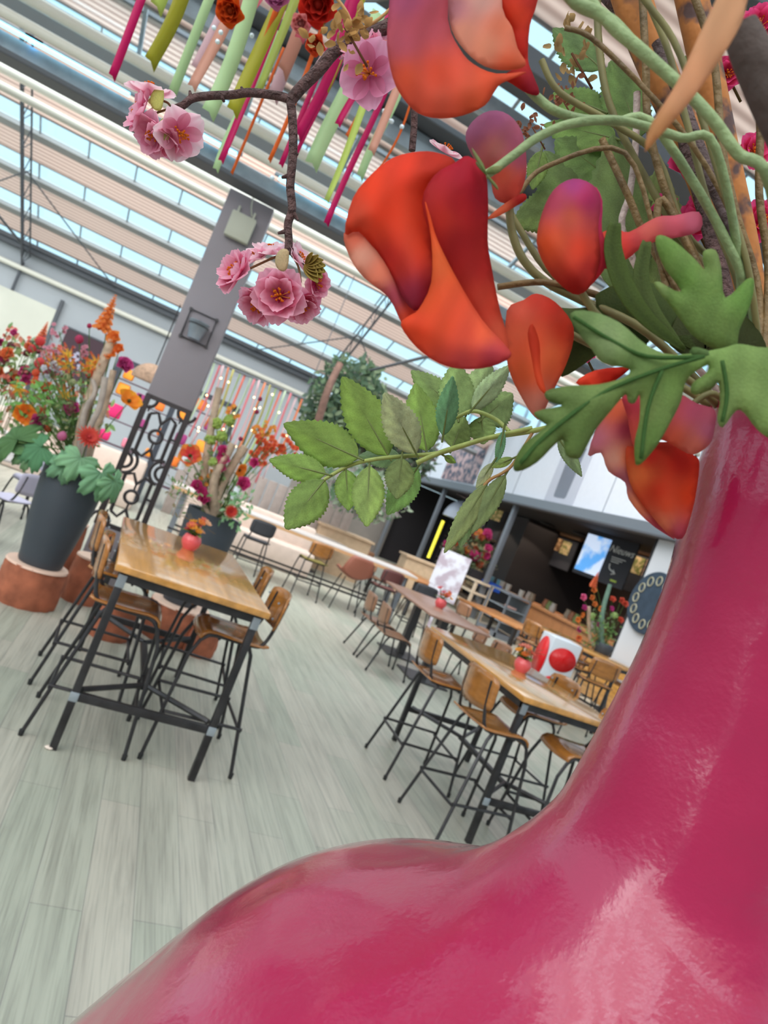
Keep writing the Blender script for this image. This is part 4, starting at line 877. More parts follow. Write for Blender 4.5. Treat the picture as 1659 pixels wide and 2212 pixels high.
foliage('green_foliage', 'mixed green leaves low in the second black pot', H(455, 1050, D2), .4, .2, .45, 200, .055, [(110, 150, 80), (140, 170, 100), (150, 130, 90)], 6, True, BB)
foliage('trailing_leaves', 'pale green leaves trailing right over the second pot', H(510, 1100, 6.1), .14, .1, .22, 70, .06, [(130, 190, 120), (150, 200, 140)], 7, True, BB)
for i, (px, py) in enumerate(((508, 1065), (395, 1000))):
    simple('plant_label', ('white plant tag clipped to a branch of the second pot', 'white plant tag beside the orange poppy, second pot')[i], 'tag', lambda bm: add_box(bm, (0, 0, 0), (.05, .01, .12), bev=.01), mat('tag_white', (225, 228, 235), .5), H(px, py, 6.15))
# --- arrangement 3: trough at the far left
TB = V(-2.35, 8.6, .95); W3 = 'in the far left trough'
simple('trough_planter', 'long grey trough planter full of flowers, far left', 'planter', lambda bm: (add_box(bm, (0, 0, .7), (1.5, .45, .45), bev=.02), add_box(bm, (0, 0, .24), (1.3, .35, .48))), mat('grey_trough', (150, 160, 160), .5), (-2.6, 8.7, 0))
random.seed(13)
for k in range(46):
    px = random.uniform(-60, 125); py = random.uniform(715, 830) + max(0, (px - 60)) * .2; kd, cn, c = random.choice([('rose', 'magenta', (206, 50, 120)), ('bud', 'red', (214, 50, 50)), ('sprig', 'salmon', (236, 120, 100)), ('ball', 'sage green', (150, 190, 150)), ('rose', 'orange', (240, 120, 60)), ('bud', 'wine red', (120, 40, 60))])
    p = H(px, py, 8.0 + random.uniform(0, .5)); flower(kd, cn, c, p, random.uniform(.04, .09), (p.x, p.y + .05, .92), W3)
flower('spike', 'coral', (240, 120, 70), H(95, 715, 8.2), .13, H(80, 830, 8.2), W3)
foliage('green_foliage', 'tall green grasses and leaves in the far left trough', H(50, 830, 8.3), 1.1, .2, .6, 420, .11, [(120, 160, 80), (100, 140, 70), (160, 190, 110), (200, 110, 80)], 9, False)
# --- arrangement 4: on the far right table
BD = PZ(1300, 1408, 1.06); D4 = (BD - EYE).dot(FW); W4 = 'on the far right table'
simple('flower_vase', 'low dark vase holding the arrangement on the far right table', 'vase', lambda bm: add_lathe(bm, [(0, 0), (.12, 0), (.16, .1), (.14, .16), (.12, .14), (0, .12)], 20), potm, (BD.x, BD.y, 1.04))
log('birch_branch', 'pale branch in the far right table arrangement', [BD, H(1275, 1380, D4), H(1272, 1310, D4)], (.035, .03), wood1)
log('cactus_stem', 'grey-green cactus-like stem in the far right arrangement', [BD, H(1300, 1330, D4), H(1318, 1262, D4)], (.05, .03), mat('cactus', (104, 134, 118), .6, var=.2))
random.seed(14)
flower('spike', 'orange red', (232, 92, 56), H(1287, 1250, D4), .13, BD, W4, (220, 120, 60)); 
for px, py in ((1283, 1275), (1278, 1290), (1284, 1305)): flower('rose', 'apricot', (240, 140, 60), H(px, py, D4), .05, BD, W4)
flower('rose', 'soft pink', (240, 120, 170), H(1259, 1290, D4), .06, BD, W4, (220, 60, 120))
for px, py, s in ((1279, 1330, .055), (1327, 1330, .06), (1300, 1345, .045)): flower('ball', 'lime green', (180, 210, 120), H(px, py, D4), s, BD, W4)
for px, py in ((1250, 1360), (1293, 1350), (1262, 1313), (1320, 1315)): flower('rose', 'magenta', (206, 50, 140), H(px, py, D4), .05, BD, W4)
for px, py in ((1323, 1295), (1340, 1340), (1350, 1305), (1342, 1297)): flower('rose', 'red orange', (226, 90, 60), H(px, py, D4), .055, BD, W4, (190, 50, 40))
for px, py in ((1248, 1338), (1257, 1328), (1250, 1378), (1298, 1315)): flower('poppy', 'orange', (242, 130, 40), H(px, py, D4), .05, BD, W4)
foliage('green_foliage', 'green leaves in the far right table arrangement', H(1295, 1360, D4), .35, .2, .35, 160, .06, [(90, 140, 60), (120, 170, 80), (110, 130, 90)], 15, True, BD)
flower('gerbera', 'salmon', (236, 100, 80), H(1250, 1380, D4), .06, BD, W4)
# --- arrangement 5: by the posts
BE = V(9.0, 0, 1.3); BE = PX(1025, 1225, 9.3); D5 = (BE - EYE).dot(FW); W5 = 'by the shop posts'
simple('flower_vase', 'dark box vase behind the flower boards by the posts', 'vase', lambda bm: add_box(bm, (0, 0, -.16), (.5, .9, .34)), black, (BE.x, BE.y, BE.z - .06))
random.seed(15)
for k in range(34):
    px = random.uniform(962, 1056); py = random.uniform(1152, 1222); kd, cn, c = random.choice([('rose', 'magenta', (226, 60, 140)), ('ball', 'olive green', (130, 150, 80)), ('rose', 'rusty orange', (206, 90, 50)), ('poppy', 'orange', (240, 140, 50)), ('sprig', 'dusty red', (180, 80, 70))])
    p = H(px, py, D5 + random.uniform(-.2, .2)); flower(kd, cn, c, p, random.uniform(.1, .15), (BE.x, BE.y, BE.z - .05), W5)
foliage('green_foliage', 'dark green leaves in the arrangement by the posts', H(1010, 1200, D5), 1.0, .6, .7, 240, .14, [(80, 100, 60), (110, 120, 70), (90, 80, 60)], 16, True, BE)
# flower boards standing in front
fl = picmat('floral_print', (214, 212, 222), (176, 160, 172), 5); 
for i, (px, py, wy, hz, l) in enumerate(((973, 1233, .62, .72, 'pale floral printed board standing before the rack'), (958, 1272, .6, .4, 'lower floral printed board beside the brown table'))):
    p = PD(px, py, 13.5); simple('floral_board', l, 'board', lambda bm: (add_box(bm, (0, 0, 0), (.03, wy, hz)), add_box(bm, (.03, 0, -p.z / 2 - .05), (.03, .05, p.z))), fl, p, rz=.9)
# --- hanging greenery behind at the end of the grey wall
foliage('hanging_ivy', 'dense dark green hanging greenery at the end of the back wall', PD(745, 890, 16), 1.0, .8, 1.3, 2200, .2, [(60, 90, 60), (90, 120, 80), (70, 96, 74), (120, 140, 100)], 21, False)
foliage('hanging_ivy', 'dark green foliage behind the leafy spray, right of the branch', PD(850, 960, 17), 1.2, .8, .9, 1500, .2, [(60, 84, 60), (90, 116, 84), (110, 100, 90)], 22, False)
foliage('planter_greens', 'trailing green and white plants before the dark shop shelving', PD(780, 1060, 15), 1.1, .8, .6, 900, .16, [(90, 130, 90), (150, 170, 140), (170, 160, 160)], 23, False)
log('wrapped_trunk', 'slim brown trunk standing behind, right end of grey wall', [PZ(620, 1210, 0), PD(690, 900, 13.9), PD(735, 785, 13.9)], (.09, .07), mat('dark_trunk', (112, 84, 74), .9, bump=.8, bscale=20, var=.3))
# --- ribbon curtain with fairy lights
rcols = [('coral', (232, 96, 70)), ('pale pink', (226, 186, 190)), ('lime green', (178, 206, 120)), ('rose pink', (226, 110, 120)), ('olive', (190, 178, 80)), ('pale green', (196, 216, 180)), ('orange', (236, 120, 60))]
ra, rb = PD(448, 768, 12.5), PD(655, 868, 12.5)
rb.z = ra.z = (ra.z + rb.z) / 2
simple('ribbon_rail', 'thin dark rail from which the far ribbons hang', 'rail', lambda bm: (add_tube(bm, [ra, rb], .02, 6), add_tube(bm, [ra, ra + V(0, 0, 5)], .008, 5), add_tube(bm, [rb, rb + V(0, 0, 4.6)], .008, 5)), darkbeam)
def ribbon(name, lab, top, L, wd, col, grp, seed, wave=.03, seg=14, ang=None, taper=0):
    random.seed(seed); P = Petals(); rows = []; cols = []; ph = random.uniform(0, 6); tw = random.uniform(-.9, .9) if ang is None else ang; fr = random.uniform(.7, 1.6)
    tws = random.uniform(-.8, .8)
    for i in range(seg + 1):
        t_ = i / seg; a = tw + tws * t_; off = V(math.cos(ph) * wave * math.sin(fr * 3 * t_ + ph) , wave * math.sin(fr * 2.3 * t_ + ph * 2), -L * t_); hw_ = wd / 2 * (1 - taper * t_)
        e = V(math.cos(a), math.sin(a), 0) * hw_; sl = V(0, 0, -wd * .5) if i == seg else V(0, 0, 0)
        rows.append([top + off - e, top + off, top + off + e + sl]); c = lin(col); cols.append([c, tuple(v * .95 for v in c), c])
    P.grid(rows, cols); return tag(P.build(name, M_RIB, solid=.0006), lab, 'ribbon', grp)
M_RIB = vmat('satin_ribbon', rough=.35, trans=.45, bump=.05, bscale=900)
for k in range(19):
    f_ = (k + .5) / 19; cn, c = rcols[(k * 5) % 7]; ribbon('hanging_ribbon', '%s ribbon hanging from the far rail above the flowers' % cn, ra.lerp(rb, f_), random.uniform(.9, 2.0), .04, tuple(v * .75 + 52 for v in c), '%s ribbons on the far rail' % cn, 100 + k, .05, 8)
glow = mat('fairy_glow', (255, 214, 150), .5, emit=5)
for k in range(24):
    random.seed(300 + k); f_ = random.random(); p = ra.lerp(rb, f_) - V(0, .1, random.uniform(.1, 1.3)); tag(obj('fairy_light', (lambda b_: (add_ball(b_, p, .018, 1, 1), b_)[1])(new()), glow), 'tiny warm fairy light hanging between the far ribbons', 'light', 'fairy lights between the far ribbons')
# ============================================================ FOREGROUND: the pink vase and its silk flowers
VA = V(.375, .331, 0)
vm = bpy.data.materials.new('magenta_glaze'); vm.use_nodes = True; nt = vm.node_tree; b = nt.nodes['Principled BSDF']
tc = nt.nodes.new('ShaderNodeTexCoord')
n1 = nt.nodes.new('ShaderNodeTexNoise'); n1.inputs['Scale'].default_value = 5; n1.inputs['Detail'].default_value = 3; nt.links.new(tc.outputs['Object'], n1.inputs['Vector'])
mx = nt.nodes.new('ShaderNodeMix'); mx.data_type = 'RGBA'; mx.inputs[6].default_value = (*lin((150, 12, 58)), 1); mx.inputs[7].default_value = (*lin((164, 26, 76)), 1)
nt.links.new(n1.outputs['Fac'], mx.inputs[0]); nt.links.new(mx.outputs[2], b.inputs['Base Color'])
b.inputs['Roughness'].default_value = .3; b.inputs['Coat Weight'].default_value = .9; b.inputs['Coat Roughness'].default_value = .05; b.inputs['Specular IOR Level'].default_value = .3
n2 = nt.nodes.new('ShaderNodeTexNoise'); n2.inputs['Scale'].default_value = 260; n2.inputs['Detail'].default_value = 5; nt.links.new(tc.outputs['Object'], n2.inputs['Vector'])
n3 = nt.nodes.new('ShaderNodeTexNoise'); n3.inputs['Scale'].default_value = 9; n3.inputs['Detail'].default_value = 2; nt.links.new(tc.outputs['Object'], n3.inputs['Vector'])
b1 = nt.nodes.new('ShaderNodeBump'); b1.inputs['Strength'].default_value = .13; b1.inputs['Distance'].default_value = .002; nt.links.new(n2.outputs['Fac'], b1.inputs['Height'])
b2 = nt.nodes.new('ShaderNodeBump'); b2.inputs['Strength'].default_value = .55; b2.inputs['Distance'].default_value = .02; nt.links.new(n3.outputs['Fac'], b2.inputs['Height']); nt.links.new(b1.outputs[0], b2.inputs['Normal'])
nt.links.new(b2.outputs[0], b.inputs['Normal']); nt.links.new(b2.outputs[0], b.inputs['Coat Normal'])
keys = [(.18, 0.0), (.22, .02), (.29, .16), (.33, .30), (.342, .40), (.346, .48), (.344, .57), (.338, .63), (.321, .67), (.300, .71), (.279, .75), (.262, .78), (.238, .81), (.205, .838), (.165, .86), (.130, .88), (.108, .90), (.091, .925), (.081, .945), (.0735, .968), (.0675, 1.02), (.0635, 1.07), (.0645, 1.12), (.0695, 1.16), (.0725, 1.19), (.075, 1.22), (.080, 1.235), (.080, 1.242), (.074, 1.244), (.062, 1.235), (.056, 1.20), (.052, .98)]
pp = smooth_path([(r, 0, z) for r, z in keys], 4)
t = thing('bottle_vase', 'giant glossy magenta bottle vase with wide round body, right foreground', 'vase', (VA.x, VA.y, .71))
bm = new(); add_lathe(bm, [(max(p.x, .001), p.z) for p in pp], 128); o = obj('vase_body', bm, vm, t)
simple('plinth', 'dark round plinth under the giant magenta vase', 'plinth', lambda bm: add_lathe(bm, [(0, 0), (.26, 0), (.26, .7), (0, .7)], 40), black, (VA.x, VA.y, .005))
MOUTH = V(VA.x, VA.y, 1.92)

def inside(p, poly):
    x, y = p; c = False; j = len(poly) - 1
    for i in range(len(poly)):
        xi, yi = poly[i]; xj, yj = poly[j]
        if (yi > y) != (yj > y) and x < (xj - xi) * (y - yi) / (yj - yi + 1e-9) + xi: c = not c
        j = i
    return c
def edist(p, poly):
    m = 1e9
    for i in range(len(poly)):
        a = Vector(poly[i]); b_ = Vector(poly[i - 1]); ab = b_ - a; t_ = max(0, min(1, (Vector(p) - a).dot(ab) / (ab.length_squared + 1e-9))); m = min(m, (Vector(p) - a - ab * t_).length)
    return m
BU = .35; LT = 0
def patch(P, outline, D, cols, bulge=.02, g=14, tilt=(0, 0), smooth=True, ripple=.0011, streak=.1, emax=60):
    """a curved sheet bounded by a measured outline, D metres away; cols = [(px, py, rgb)]"""
    if smooth:
        n = len(outline); o_ = []
        for i in range(n):
            p0, p1, p2, p3 = [Vector(outline[(i + k) % n]) for k in (-1, 0, 1, 2)]
            for k in range(3):
                t_ = k / 3; o_.append(tuple(.5 * ((2 * p1) + (p2 - p0) * t_ + (2 * p0 - 5 * p1 + 4 * p2 - p3) * t_ ** 2 + (3 * p1 - p0 - 3 * p2 + p3) * t_ ** 3)))
        outline = o_
    xs = [p[0] for p in outline]; ys = [p[1] for p in outline]; mcx = (min(xs) + max(xs)) / 2; mcy = (min(ys) + max(ys)) / 2
    pts = [Vector(p) for p in outline]; nb = len(pts); y = min(ys); r_ = 0
    while y < max(ys):
        x = min(xs) + (g / 2 if r_ % 2 else 0)
        while x < max(xs):
            if inside((x, y), outline) and edist((x, y), outline) > g * .45: pts.append(Vector((x, y)))
            x += g
        y += g * .87; r_ += 1
    vs, es, fs, _, _, _ = geometry.delaunay_2d_cdt(pts, [], [list(range(nb))], 1, 1e-4)
    v3 = []; cc = []; ph = random.uniform(0, 9)
    for v in vs:
        e = min(1, edist((v.x, v.y), outline) / emax); d = D - BU * bulge * math.sin(e * PI / 2) + tilt[0] * (v.x - mcx) + tilt[1] * (v.y - mcy)
        d += ripple * 4 * math.sin(v.x * .012 + v.y * .009 + ph) + ripple * math.sin(v.x * .03 - v.y * .012 + ph)
        v3.append(PD(v.x, v.y, d)); W_ = 0; c = [0, 0, 0]
        for (qx, qy, col) in cols:
            w_ = 1 / (((v.x - qx) ** 2 + (v.y - qy) ** 2) / 900 + .15) ** 1.3; W_ += w_; l_ = lin(col) if not LT else lin(tuple(v_ * .78 + q_ for v_, q_ in zip(col, (66, 56, 38))))
            for i in range(3): c[i] += l_[i] * w_
        s_ = 1 + streak * .5 * math.sin(v.x * .11 + v.y * .03 + ph + 1.5 * math.sin(v.y * .02))
        cc.append(tuple(min(1, max(0, q / W_ * s_)) for q in c))
    P.tri(v3, [tuple(f) for f in fs], cc)
def petal_part(name, par, outline, D, cols, **k):
    P = Petals(); patch(P, outline, D, cols, **k); o = P.build(name, M_PETAL, None, solid=.0006); o.parent = par; return o
def pxpath(pts, D):  # [(x, y)] or [(x, y, d)]
    return [PD(p[0], p[1], p[2] if len(p) > 2 else D) for p in pts]
M_STEM = mat('silk_stem', (132, 152, 104), .55, var=.2, vscale=40, bump=.3, bscale=120)
M_STEM2 = mat('brown_stem', (110, 86, 48), .6, var=.35, vscale=50, bump=.4, bscale=120)
M_CALYX = mat('calyx_green', (120, 140, 70), .6, var=.2, vscale=60)
def stem(name, lab, pts, D, wpx, m, par=None, cat='stem', group=None, w2=None, seg=10):
    n = 5 * (len(pts) - 1) + 1; path = smooth_path(pxpath(pts, D), 5); w2 = wpx if w2 is None else w2
    rs = [(wpx + (w2 - wpx) * i / (n - 1)) / 2 * (p - EYE).dot(FW) / F_PX for i, p in enumerate(path)]
    bm = new(); add_tube(bm, path, rs, seg); o = obj(name, bm, m, par)
    return o if par is not None else tag(o, lab, cat, group)
OR = (238, 92, 48); DR = (176, 24, 30); PU = (196, 96, 134); PE = (236, 160, 126); PI_ = (206, 78, 104)
# poppy at the top
t = thing('silk_poppy', 'huge blurred orange poppy cut off by the top picture edge', 'flower', PD(1000, 100, .36))
t.location = (0, 0, 0)
petal_part('petal', t, [(852, -120), (842, 0), (836, 97), (849, 169), (870, 211), (904, 245), (950, 256), (1001, 249), (1047, 228), (1068, 198), (1085, 179), (1136, 156), (1072, 160), (1022, 139), (992, 105), (967, 42), (960, -120)], .40, [(880, 0, PU), (870, 90, (206, 100, 120)), (930, 50, (206, 96, 110)), (880, 170, (230, 100, 66)), (950, 160, (232, 92, 60)), (950, 230, (228, 104, 76)), (1060, 180, (226, 92, 54)), (1030, 220, (226, 100, 60))], bulge=.02)
petal_part('petal', t, [(965, -120), (967, 0), (975, 63), (1005, 110), (1047, 143), (1098, 152), (1136, 140), (1118, 105), (1106, 59), (1085, 17), (1070, -120)], .405, [(985, 20, (206, 140, 150)), (1000, 70, (230, 160, 134)), (1050, 100, (232, 156, 124)), (1080, 60, (226, 130, 96)), (1100, 140, (232, 110, 70)), (1040, 0, (220, 170, 160))], bulge=.008)
petal_part('petal', t, [(1060, -120), (1075, 0), (1104, 59), (1112, 105), (1132, 135), (1085, 165), (1106, 181), (1140, 202), (1165, 202), (1150, 160), (1140, 127), (1144, 55), (1161, 0), (1175, -120)], .41, [(1120, 30, (230, 70, 34)), (1125, 100, (216, 50, 34)), (1150, 180, (176, 24, 50)), (1100, 170, (206, 50, 34)), (1150, 0, (214, 60, 50))], bulge=.01, emax=30)
stem('stalk', '', [(1140, 190), (1165, 215), (1200, 240), (1260, 258), (1330, 262), (1430, 290), (1620, 640, .45), (1610, 880, .47)], .42, 20, M_STEM, t)
# large central poppy
t = thing('silk_poppy', 'biggest orange and dark red poppy, centre top, drooping head', 'flower', (0, 0, 0))
petal_part('petal', t, [(745, 505), (763, 428), (804, 376), (850, 341), (908, 328), (949, 332), (983, 350), (965, 395), (925, 430), (932, 520), (938, 600), (905, 670), (875, 650), (850, 600), (815, 545), (775, 500)], .40, [(800, 400, (238, 72, 30)), (870, 360, (236, 70, 40)), (940, 350, (200, 50, 30)), (830, 460, (234, 66, 24)), (780, 470, (230, 90, 60)), (880, 470, (230, 72, 34)), (840, 560, (206, 50, 40)), (890, 640, (168, 44, 70)), (900, 520, (228, 74, 40))], bulge=.03)
petal_part('petal', t, [(743, 505), (775, 500), (815, 545), (850, 600), (875, 650), (905, 672), (880, 705), (868, 700), (839, 642), (787, 601), (755, 555)], .405, [(760, 520, (232, 120, 90)), (780, 550, (226, 168, 146)), (820, 590, (232, 140, 110)), (850, 640, (190, 80, 100)), (880, 690, (230, 90, 60))], bulge=.006, emax=25)
petal_part('petal', t, [(983, 352), (1012, 338), (1047, 372), (1054, 440), (1053, 521), (1062, 581), (1080, 672), (1098, 735), (1090, 765), (1030, 715), (980, 620), (940, 530), (912, 440), (938, 380)], .395, [(1000, 370, (190, 20, 50)), (1030, 420, (172, 14, 38)), (990, 440, (188, 26, 36)), (1000, 520, (170, 20, 24)), (1040, 560, (180, 30, 26)), (960, 470, (206, 50, 36)), (1050, 660, (200, 60, 36)), (1075, 730, (216, 90, 60))], bulge=.02)  # dark red inside of the poppy, its shading painted into the colours
petal_part('petal', t, [(918, 436), (930, 470), (945, 520), (985, 600), (1040, 690), (1090, 745), (1103, 770), (1060, 792), (1000, 797), (950, 785), (900, 750), (866, 702), (885, 682), (905, 668), (932, 610), (932, 520)], .385, [(928, 470, (234, 90, 40)), (950, 560, (240, 116, 60)), (920, 650, (236, 96, 46)), (960, 700, (236, 90, 50)), (1010, 720, (228, 84, 56)), (1060, 770, (204, 70, 84)), (1000, 785, (212, 80, 80)), (900, 700, (236, 80, 40)), (1040, 720, (240, 110, 70))], bulge=.02)
stem('stalk', '', [(1045, 380), (1070, 365), (1110, 335), (1160, 298), (1230, 268), (1324, 259), (1398, 274), (1472, 298), (1546, 320), (1600, 600, .45), (1605, 880, .47)], .41, 19, M_STEM, t)
P = Petals()
for a, b_, w_ in (((1050, 375), (1020, 320), 16), ((1050, 375), (1085, 360), 18), ((1055, 380), (1075, 410), 16), ((1050, 378), (1030, 350), 20)):
    patch(P, [a, ((a[0] + b_[0]) / 2 - w_ / 2, (a[1] + b_[1]) / 2 - w_ / 3), b_, ((a[0] + b_[0]) / 2 + w_ / 2, (a[1] + b_[1]) / 2 + w_ / 3)], .385, [(a[0], a[1], (130, 150, 90)), (b_[0], b_[1], (150, 150, 100))], bulge=.003, g=8)
P.build('sepals', M_LEAF, t, solid=.0008)
def bud(lab, pieces, stem_pts=None, D=.42, sw=14):
    t = thing('silk_poppy', lab, 'flower', (0, 0, 0))
    for ol, d, cols, bl in pieces: petal_part('petal', t, ol, d, cols, bulge=bl, emax=50)
    if stem_pts: stem('stalk', '', stem_pts, D, sw, mat('olive_stem', (112, 106, 62), .6, var=.3, vscale=40), t)
    return t
bud('round purple and orange poppy bud above the big red poppy', [([(1006, 300), (1021, 263), (1058, 240), (1099, 249), (1128, 289), (1137, 358), (1128, 405), (1105, 439), (1070, 428), (1058, 382), (1030, 352)], .45, [(1030, 280, (196, 122, 164)), (1070, 255, (190, 110, 156)), (1110, 300, (200, 110, 140)), (1070, 320, (222, 150, 140)), (1090, 380, (236, 120, 90)), (1115, 400, (228, 90, 70)), (1120, 340, (200, 100, 130))], .025), ([(1054, 470), (1090, 440), (1128, 418), (1137, 430), (1110, 448), (1070, 470)], .45, [(1080, 455, (240, 130, 90)), (1125, 430, (200, 40, 40))], .003)], [(1100, 440), (1106, 500), (1130, 560), (1180, 610), (1260, 650), (1400, 720, .44), (1560, 880, .47)], .46, 18)
bud('upright magenta to orange poppy bud right of the big red poppy', [([(1171, 462), (1197, 410), (1238, 387), (1278, 399), (1296, 430), (1293, 491), (1295, 555), (1280, 610), (1249, 636), (1215, 618), (1180, 578), (1160, 525)], .40, [(1200, 440, (190, 70, 100)), (1240, 400, (186, 70, 140)), (1270, 430, (196, 50, 110)), (1230, 470, (226, 110, 84)), (1200, 520, (236, 106, 66)), (1250, 540, (234, 80, 50)), (1240, 620, (190, 40, 30)), (1280, 580, (206, 50, 44)), (1175, 530, (236, 96, 40))], .035), ([(1283, 405), (1301, 434), (1300, 500), (1318, 545), (1300, 590), (1260, 632), (1284, 600), (1294, 555), (1290, 490)], .41, [(1290, 440, (206, 50, 110)), (1300, 560, (206, 50, 70)), (1270, 620, (220, 50, 50))], .004)], [(1255, 630), (1290, 680), (1360, 740), (1500, 830), (1570, 900, .46)], .42, 16)
bud('long folded orange to pink petal lying right of the upright bud', [([(1294, 512), (1330, 494), (1358, 502), (1417, 470), (1457, 466), (1509, 458), (1512, 498), (1457, 514), (1417, 521), (1377, 541), (1358, 557), (1302, 581)], .44, [(1310, 530, (238, 96, 60)), (1350, 530, (230, 70, 60)), (1370, 520, (220, 80, 84)), (1400, 500, (230, 120, 110)), (1460, 490, (228, 110, 130)), (1500, 480, (236, 130, 160)), (1300, 570, (214, 60, 70))], .01)])
bud('folded orange poppy hanging below the big red poppy', [([(1095, 672), (1131, 649), (1159, 635), (1199, 653), (1234, 696), (1238, 736), (1222, 788), (1199, 835), (1179, 879), (1167, 907), (1147, 891), (1119, 843), (1103, 808), (1095, 768)], .44, [(1120, 670, (236, 110, 84)), (1160, 645, (236, 80, 60)), (1200, 660, (226, 60, 40)), (1220, 710, (216, 60, 30)), (1150, 740, (236, 100, 56)), (1190, 770, (240, 120, 70)), (1130, 800, (232, 110, 60)), (1160, 880, (222, 150, 130)), (1120, 720, (238, 116, 80))], .03), ([(1150, 700), (1165, 740), (1168, 800), (1180, 850), (1160, 830), (1148, 770), (1140, 720)], .408, [(1155, 740, (206, 60, 30)), (1165, 820, (220, 80, 40))], .002)], [(1195, 690), (1230, 720), (1330, 770), (1480, 840), (1560, 900, .46)], .45, 16)
bud('small flat red petal peeking out over the green leaf', [([(1244, 827), (1286, 800), (1357, 794), (1338, 815), (1294, 839)], .42, [(1260, 825, (240, 80, 50)), (1320, 805, (206, 40, 20))], .004)])
bud('orange and pink poppy hanging against the vase neck', [([(1270, 982), (1302, 895), (1338, 863), (1375, 870), (1372, 980), (1375, 1060), (1420, 1120), (1455, 1161), (1449, 1161), (1397, 1125), (1358, 1078), (1350, 1042), (1314, 1018), (1298, 978)], .415, [(1290, 950, (196, 110, 130)), (1330, 890, (226, 110, 70)), (1350, 930, (180, 60, 90)), (1330, 990, (226, 170, 150)), (1345, 1030, (190, 110, 130)), (1380, 1090, (234, 150, 110)), (1420, 1140, (206, 90, 110)), (1355, 990, (236, 140, 90))], .01), ([(1352, 970), (1372, 965), (1440, 955), (1500, 985), (1510, 1006), (1502, 1070), (1490, 1120), (1473, 1163), (1440, 1150), (1390, 1090), (1360, 1040)], .41, [(1400, 985, (190, 20, 8)), (1470, 1000, (200, 30, 14)), (1480, 1070, (230, 76, 30)), (1420, 1060, (224, 66, 34)), (1380, 1030, (238, 130, 70)), (1430, 1130, (236, 150, 110)), (1465, 1150, (206, 84, 110)), (1440, 1090, (232, 90, 50))], .02), ([(1345, 850), (1400, 840), (1465, 850), (1505, 872), (1544, 887), (1542, 930), (1532, 960), (1497, 982), (1460, 965), (1430, 950), (1400, 958), (1372, 975), (1355, 900)], .395, [(1380, 870, (196, 60, 80)), (1440, 870, (196, 70, 84)), (1500, 890, (190, 80, 110)), (1530, 930, (190, 100, 130)), (1400, 930, (220, 90, 70)), (1460, 950, (228, 110, 80)), (1500, 965, (226, 130, 110))], .015)], [(1500, 870), (1540, 850), (1590, 890, .44)], .42, 14)
# lobed fresh green leaves in front of the vase neck
LT = 1
def C3(*pts): return [(1000 + x / 2.517, 450 + y / 2.517) for x, y in pts]
P = Petals()
patch(P, C3((585, 575), (640, 690), (700, 760), (760, 840), (900, 870), (880, 920), (740, 960), (560, 970), (450, 1000), (470, 1050), (540, 1075), (390, 1110), (430, 1160), (450, 1190), (330, 1290), (275, 1400), (300, 1430), (400, 1380), (500, 1280), (545, 1260), (560, 1340), (620, 1360), (650, 1330), (720, 1200), (800, 1100), (880, 1010), (900, 1050), (930, 1060), (960, 1010), (960, 1150), (935, 1260), (935, 1370), (960, 1392), (1050, 1290), (1120, 1170), (1180, 1050), (1200, 960), (1240, 900), (1330, 850), (1320, 900), (1250, 950), (1240, 1000), (1275, 1010), (1350, 980), (1385, 945), (1400, 1040), (1385, 1140), (1410, 1190), (1480, 1100), (1530, 1110), (1600, 1200), (1700, 1260), (1800, 1180), (1780, 900), (1800, 700), (1650, 760), (1500, 740), (1400, 765), (1150, 800), (1000, 750), (850, 625), (700, 565)), .335,
      [(1250, 690, (72, 120, 66)), (1310, 740, (118, 160, 110)), (1380, 770, (96, 146, 84)), (1200, 860, (62, 104, 50)), (1130, 990, (60, 108, 44)), (1240, 900, (66, 112, 50)), (1330, 830, (96, 140, 74)), (1400, 950, (80, 134, 60)), (1390, 880, (110, 154, 84)), (1450, 820, (104, 158, 80)), (1520, 790, (112, 168, 86)), (1600, 860, (116, 164, 92)), (1640, 920, (110, 160, 86)), (1540, 850, (88, 130, 70)), (1380, 990, (76, 128, 52))], bulge=.012, g=13, emax=40, streak=.14)
for q in (((1520, 770), (1420, 800), (1300, 850), (1180, 940), (1125, 1000)), ((1520, 770), (1400, 770), (1320, 735), (1240, 685)), ((1430, 800), (1400, 880), (1385, 990)), ((1560, 780), (1570, 850), (1560, 910))):
    P.tube(smooth_path(pxpath(q, .327), 4), .0006, lin((80, 120, 60)), 5)
P.tube(smooth_path(pxpath([(1500, 760), (1600, 800, .36), (1640, 860, .42)], .333), 4), .0022, lin((110, 140, 80)), 6)
tag(P.build('lobed_leaf', M_LEAF, solid=.001), 'large deeply cut fresh green leaf hanging over the vase neck', 'leaf')
P = Petals()
patch(P, C3((1055, 150), (1130, 170), (1250, 270), (1312, 335), (1305, 240), (1370, 230), (1400, 330), (1425, 490), (1540, 390), (1580, 400), (1560, 520), (1500, 660), (1480, 760), (1380, 770), (1250, 690), (1150, 560), (1050, 430), (1060, 400), (1150, 450), (1185, 440), (1100, 330), (1055, 220)), .36,
      [(1430, 540, (96, 156, 70)), (1480, 600, (96, 160, 70)), (1540, 560, (116, 160, 90)), (1450, 640, (86, 140, 62)), (1610, 640, (84, 150, 60)), (1560, 720, (74, 120, 52)), (1430, 620, (120, 160, 100)), (1500, 700, (82, 130, 60))], bulge=.01, g=13, emax=36, streak=.14)
P.tube(smooth_path(pxpath([(1570, 740), (1610, 820, .4), (1625, 880, .44)], .36), 4), .002, lin((110, 140, 80)), 6)
tag(P.build('lobed_leaf', M_LEAF, solid=.001), 'upper deeply cut green leaf pointing up beside the bare stems', 'leaf')
LT = 0
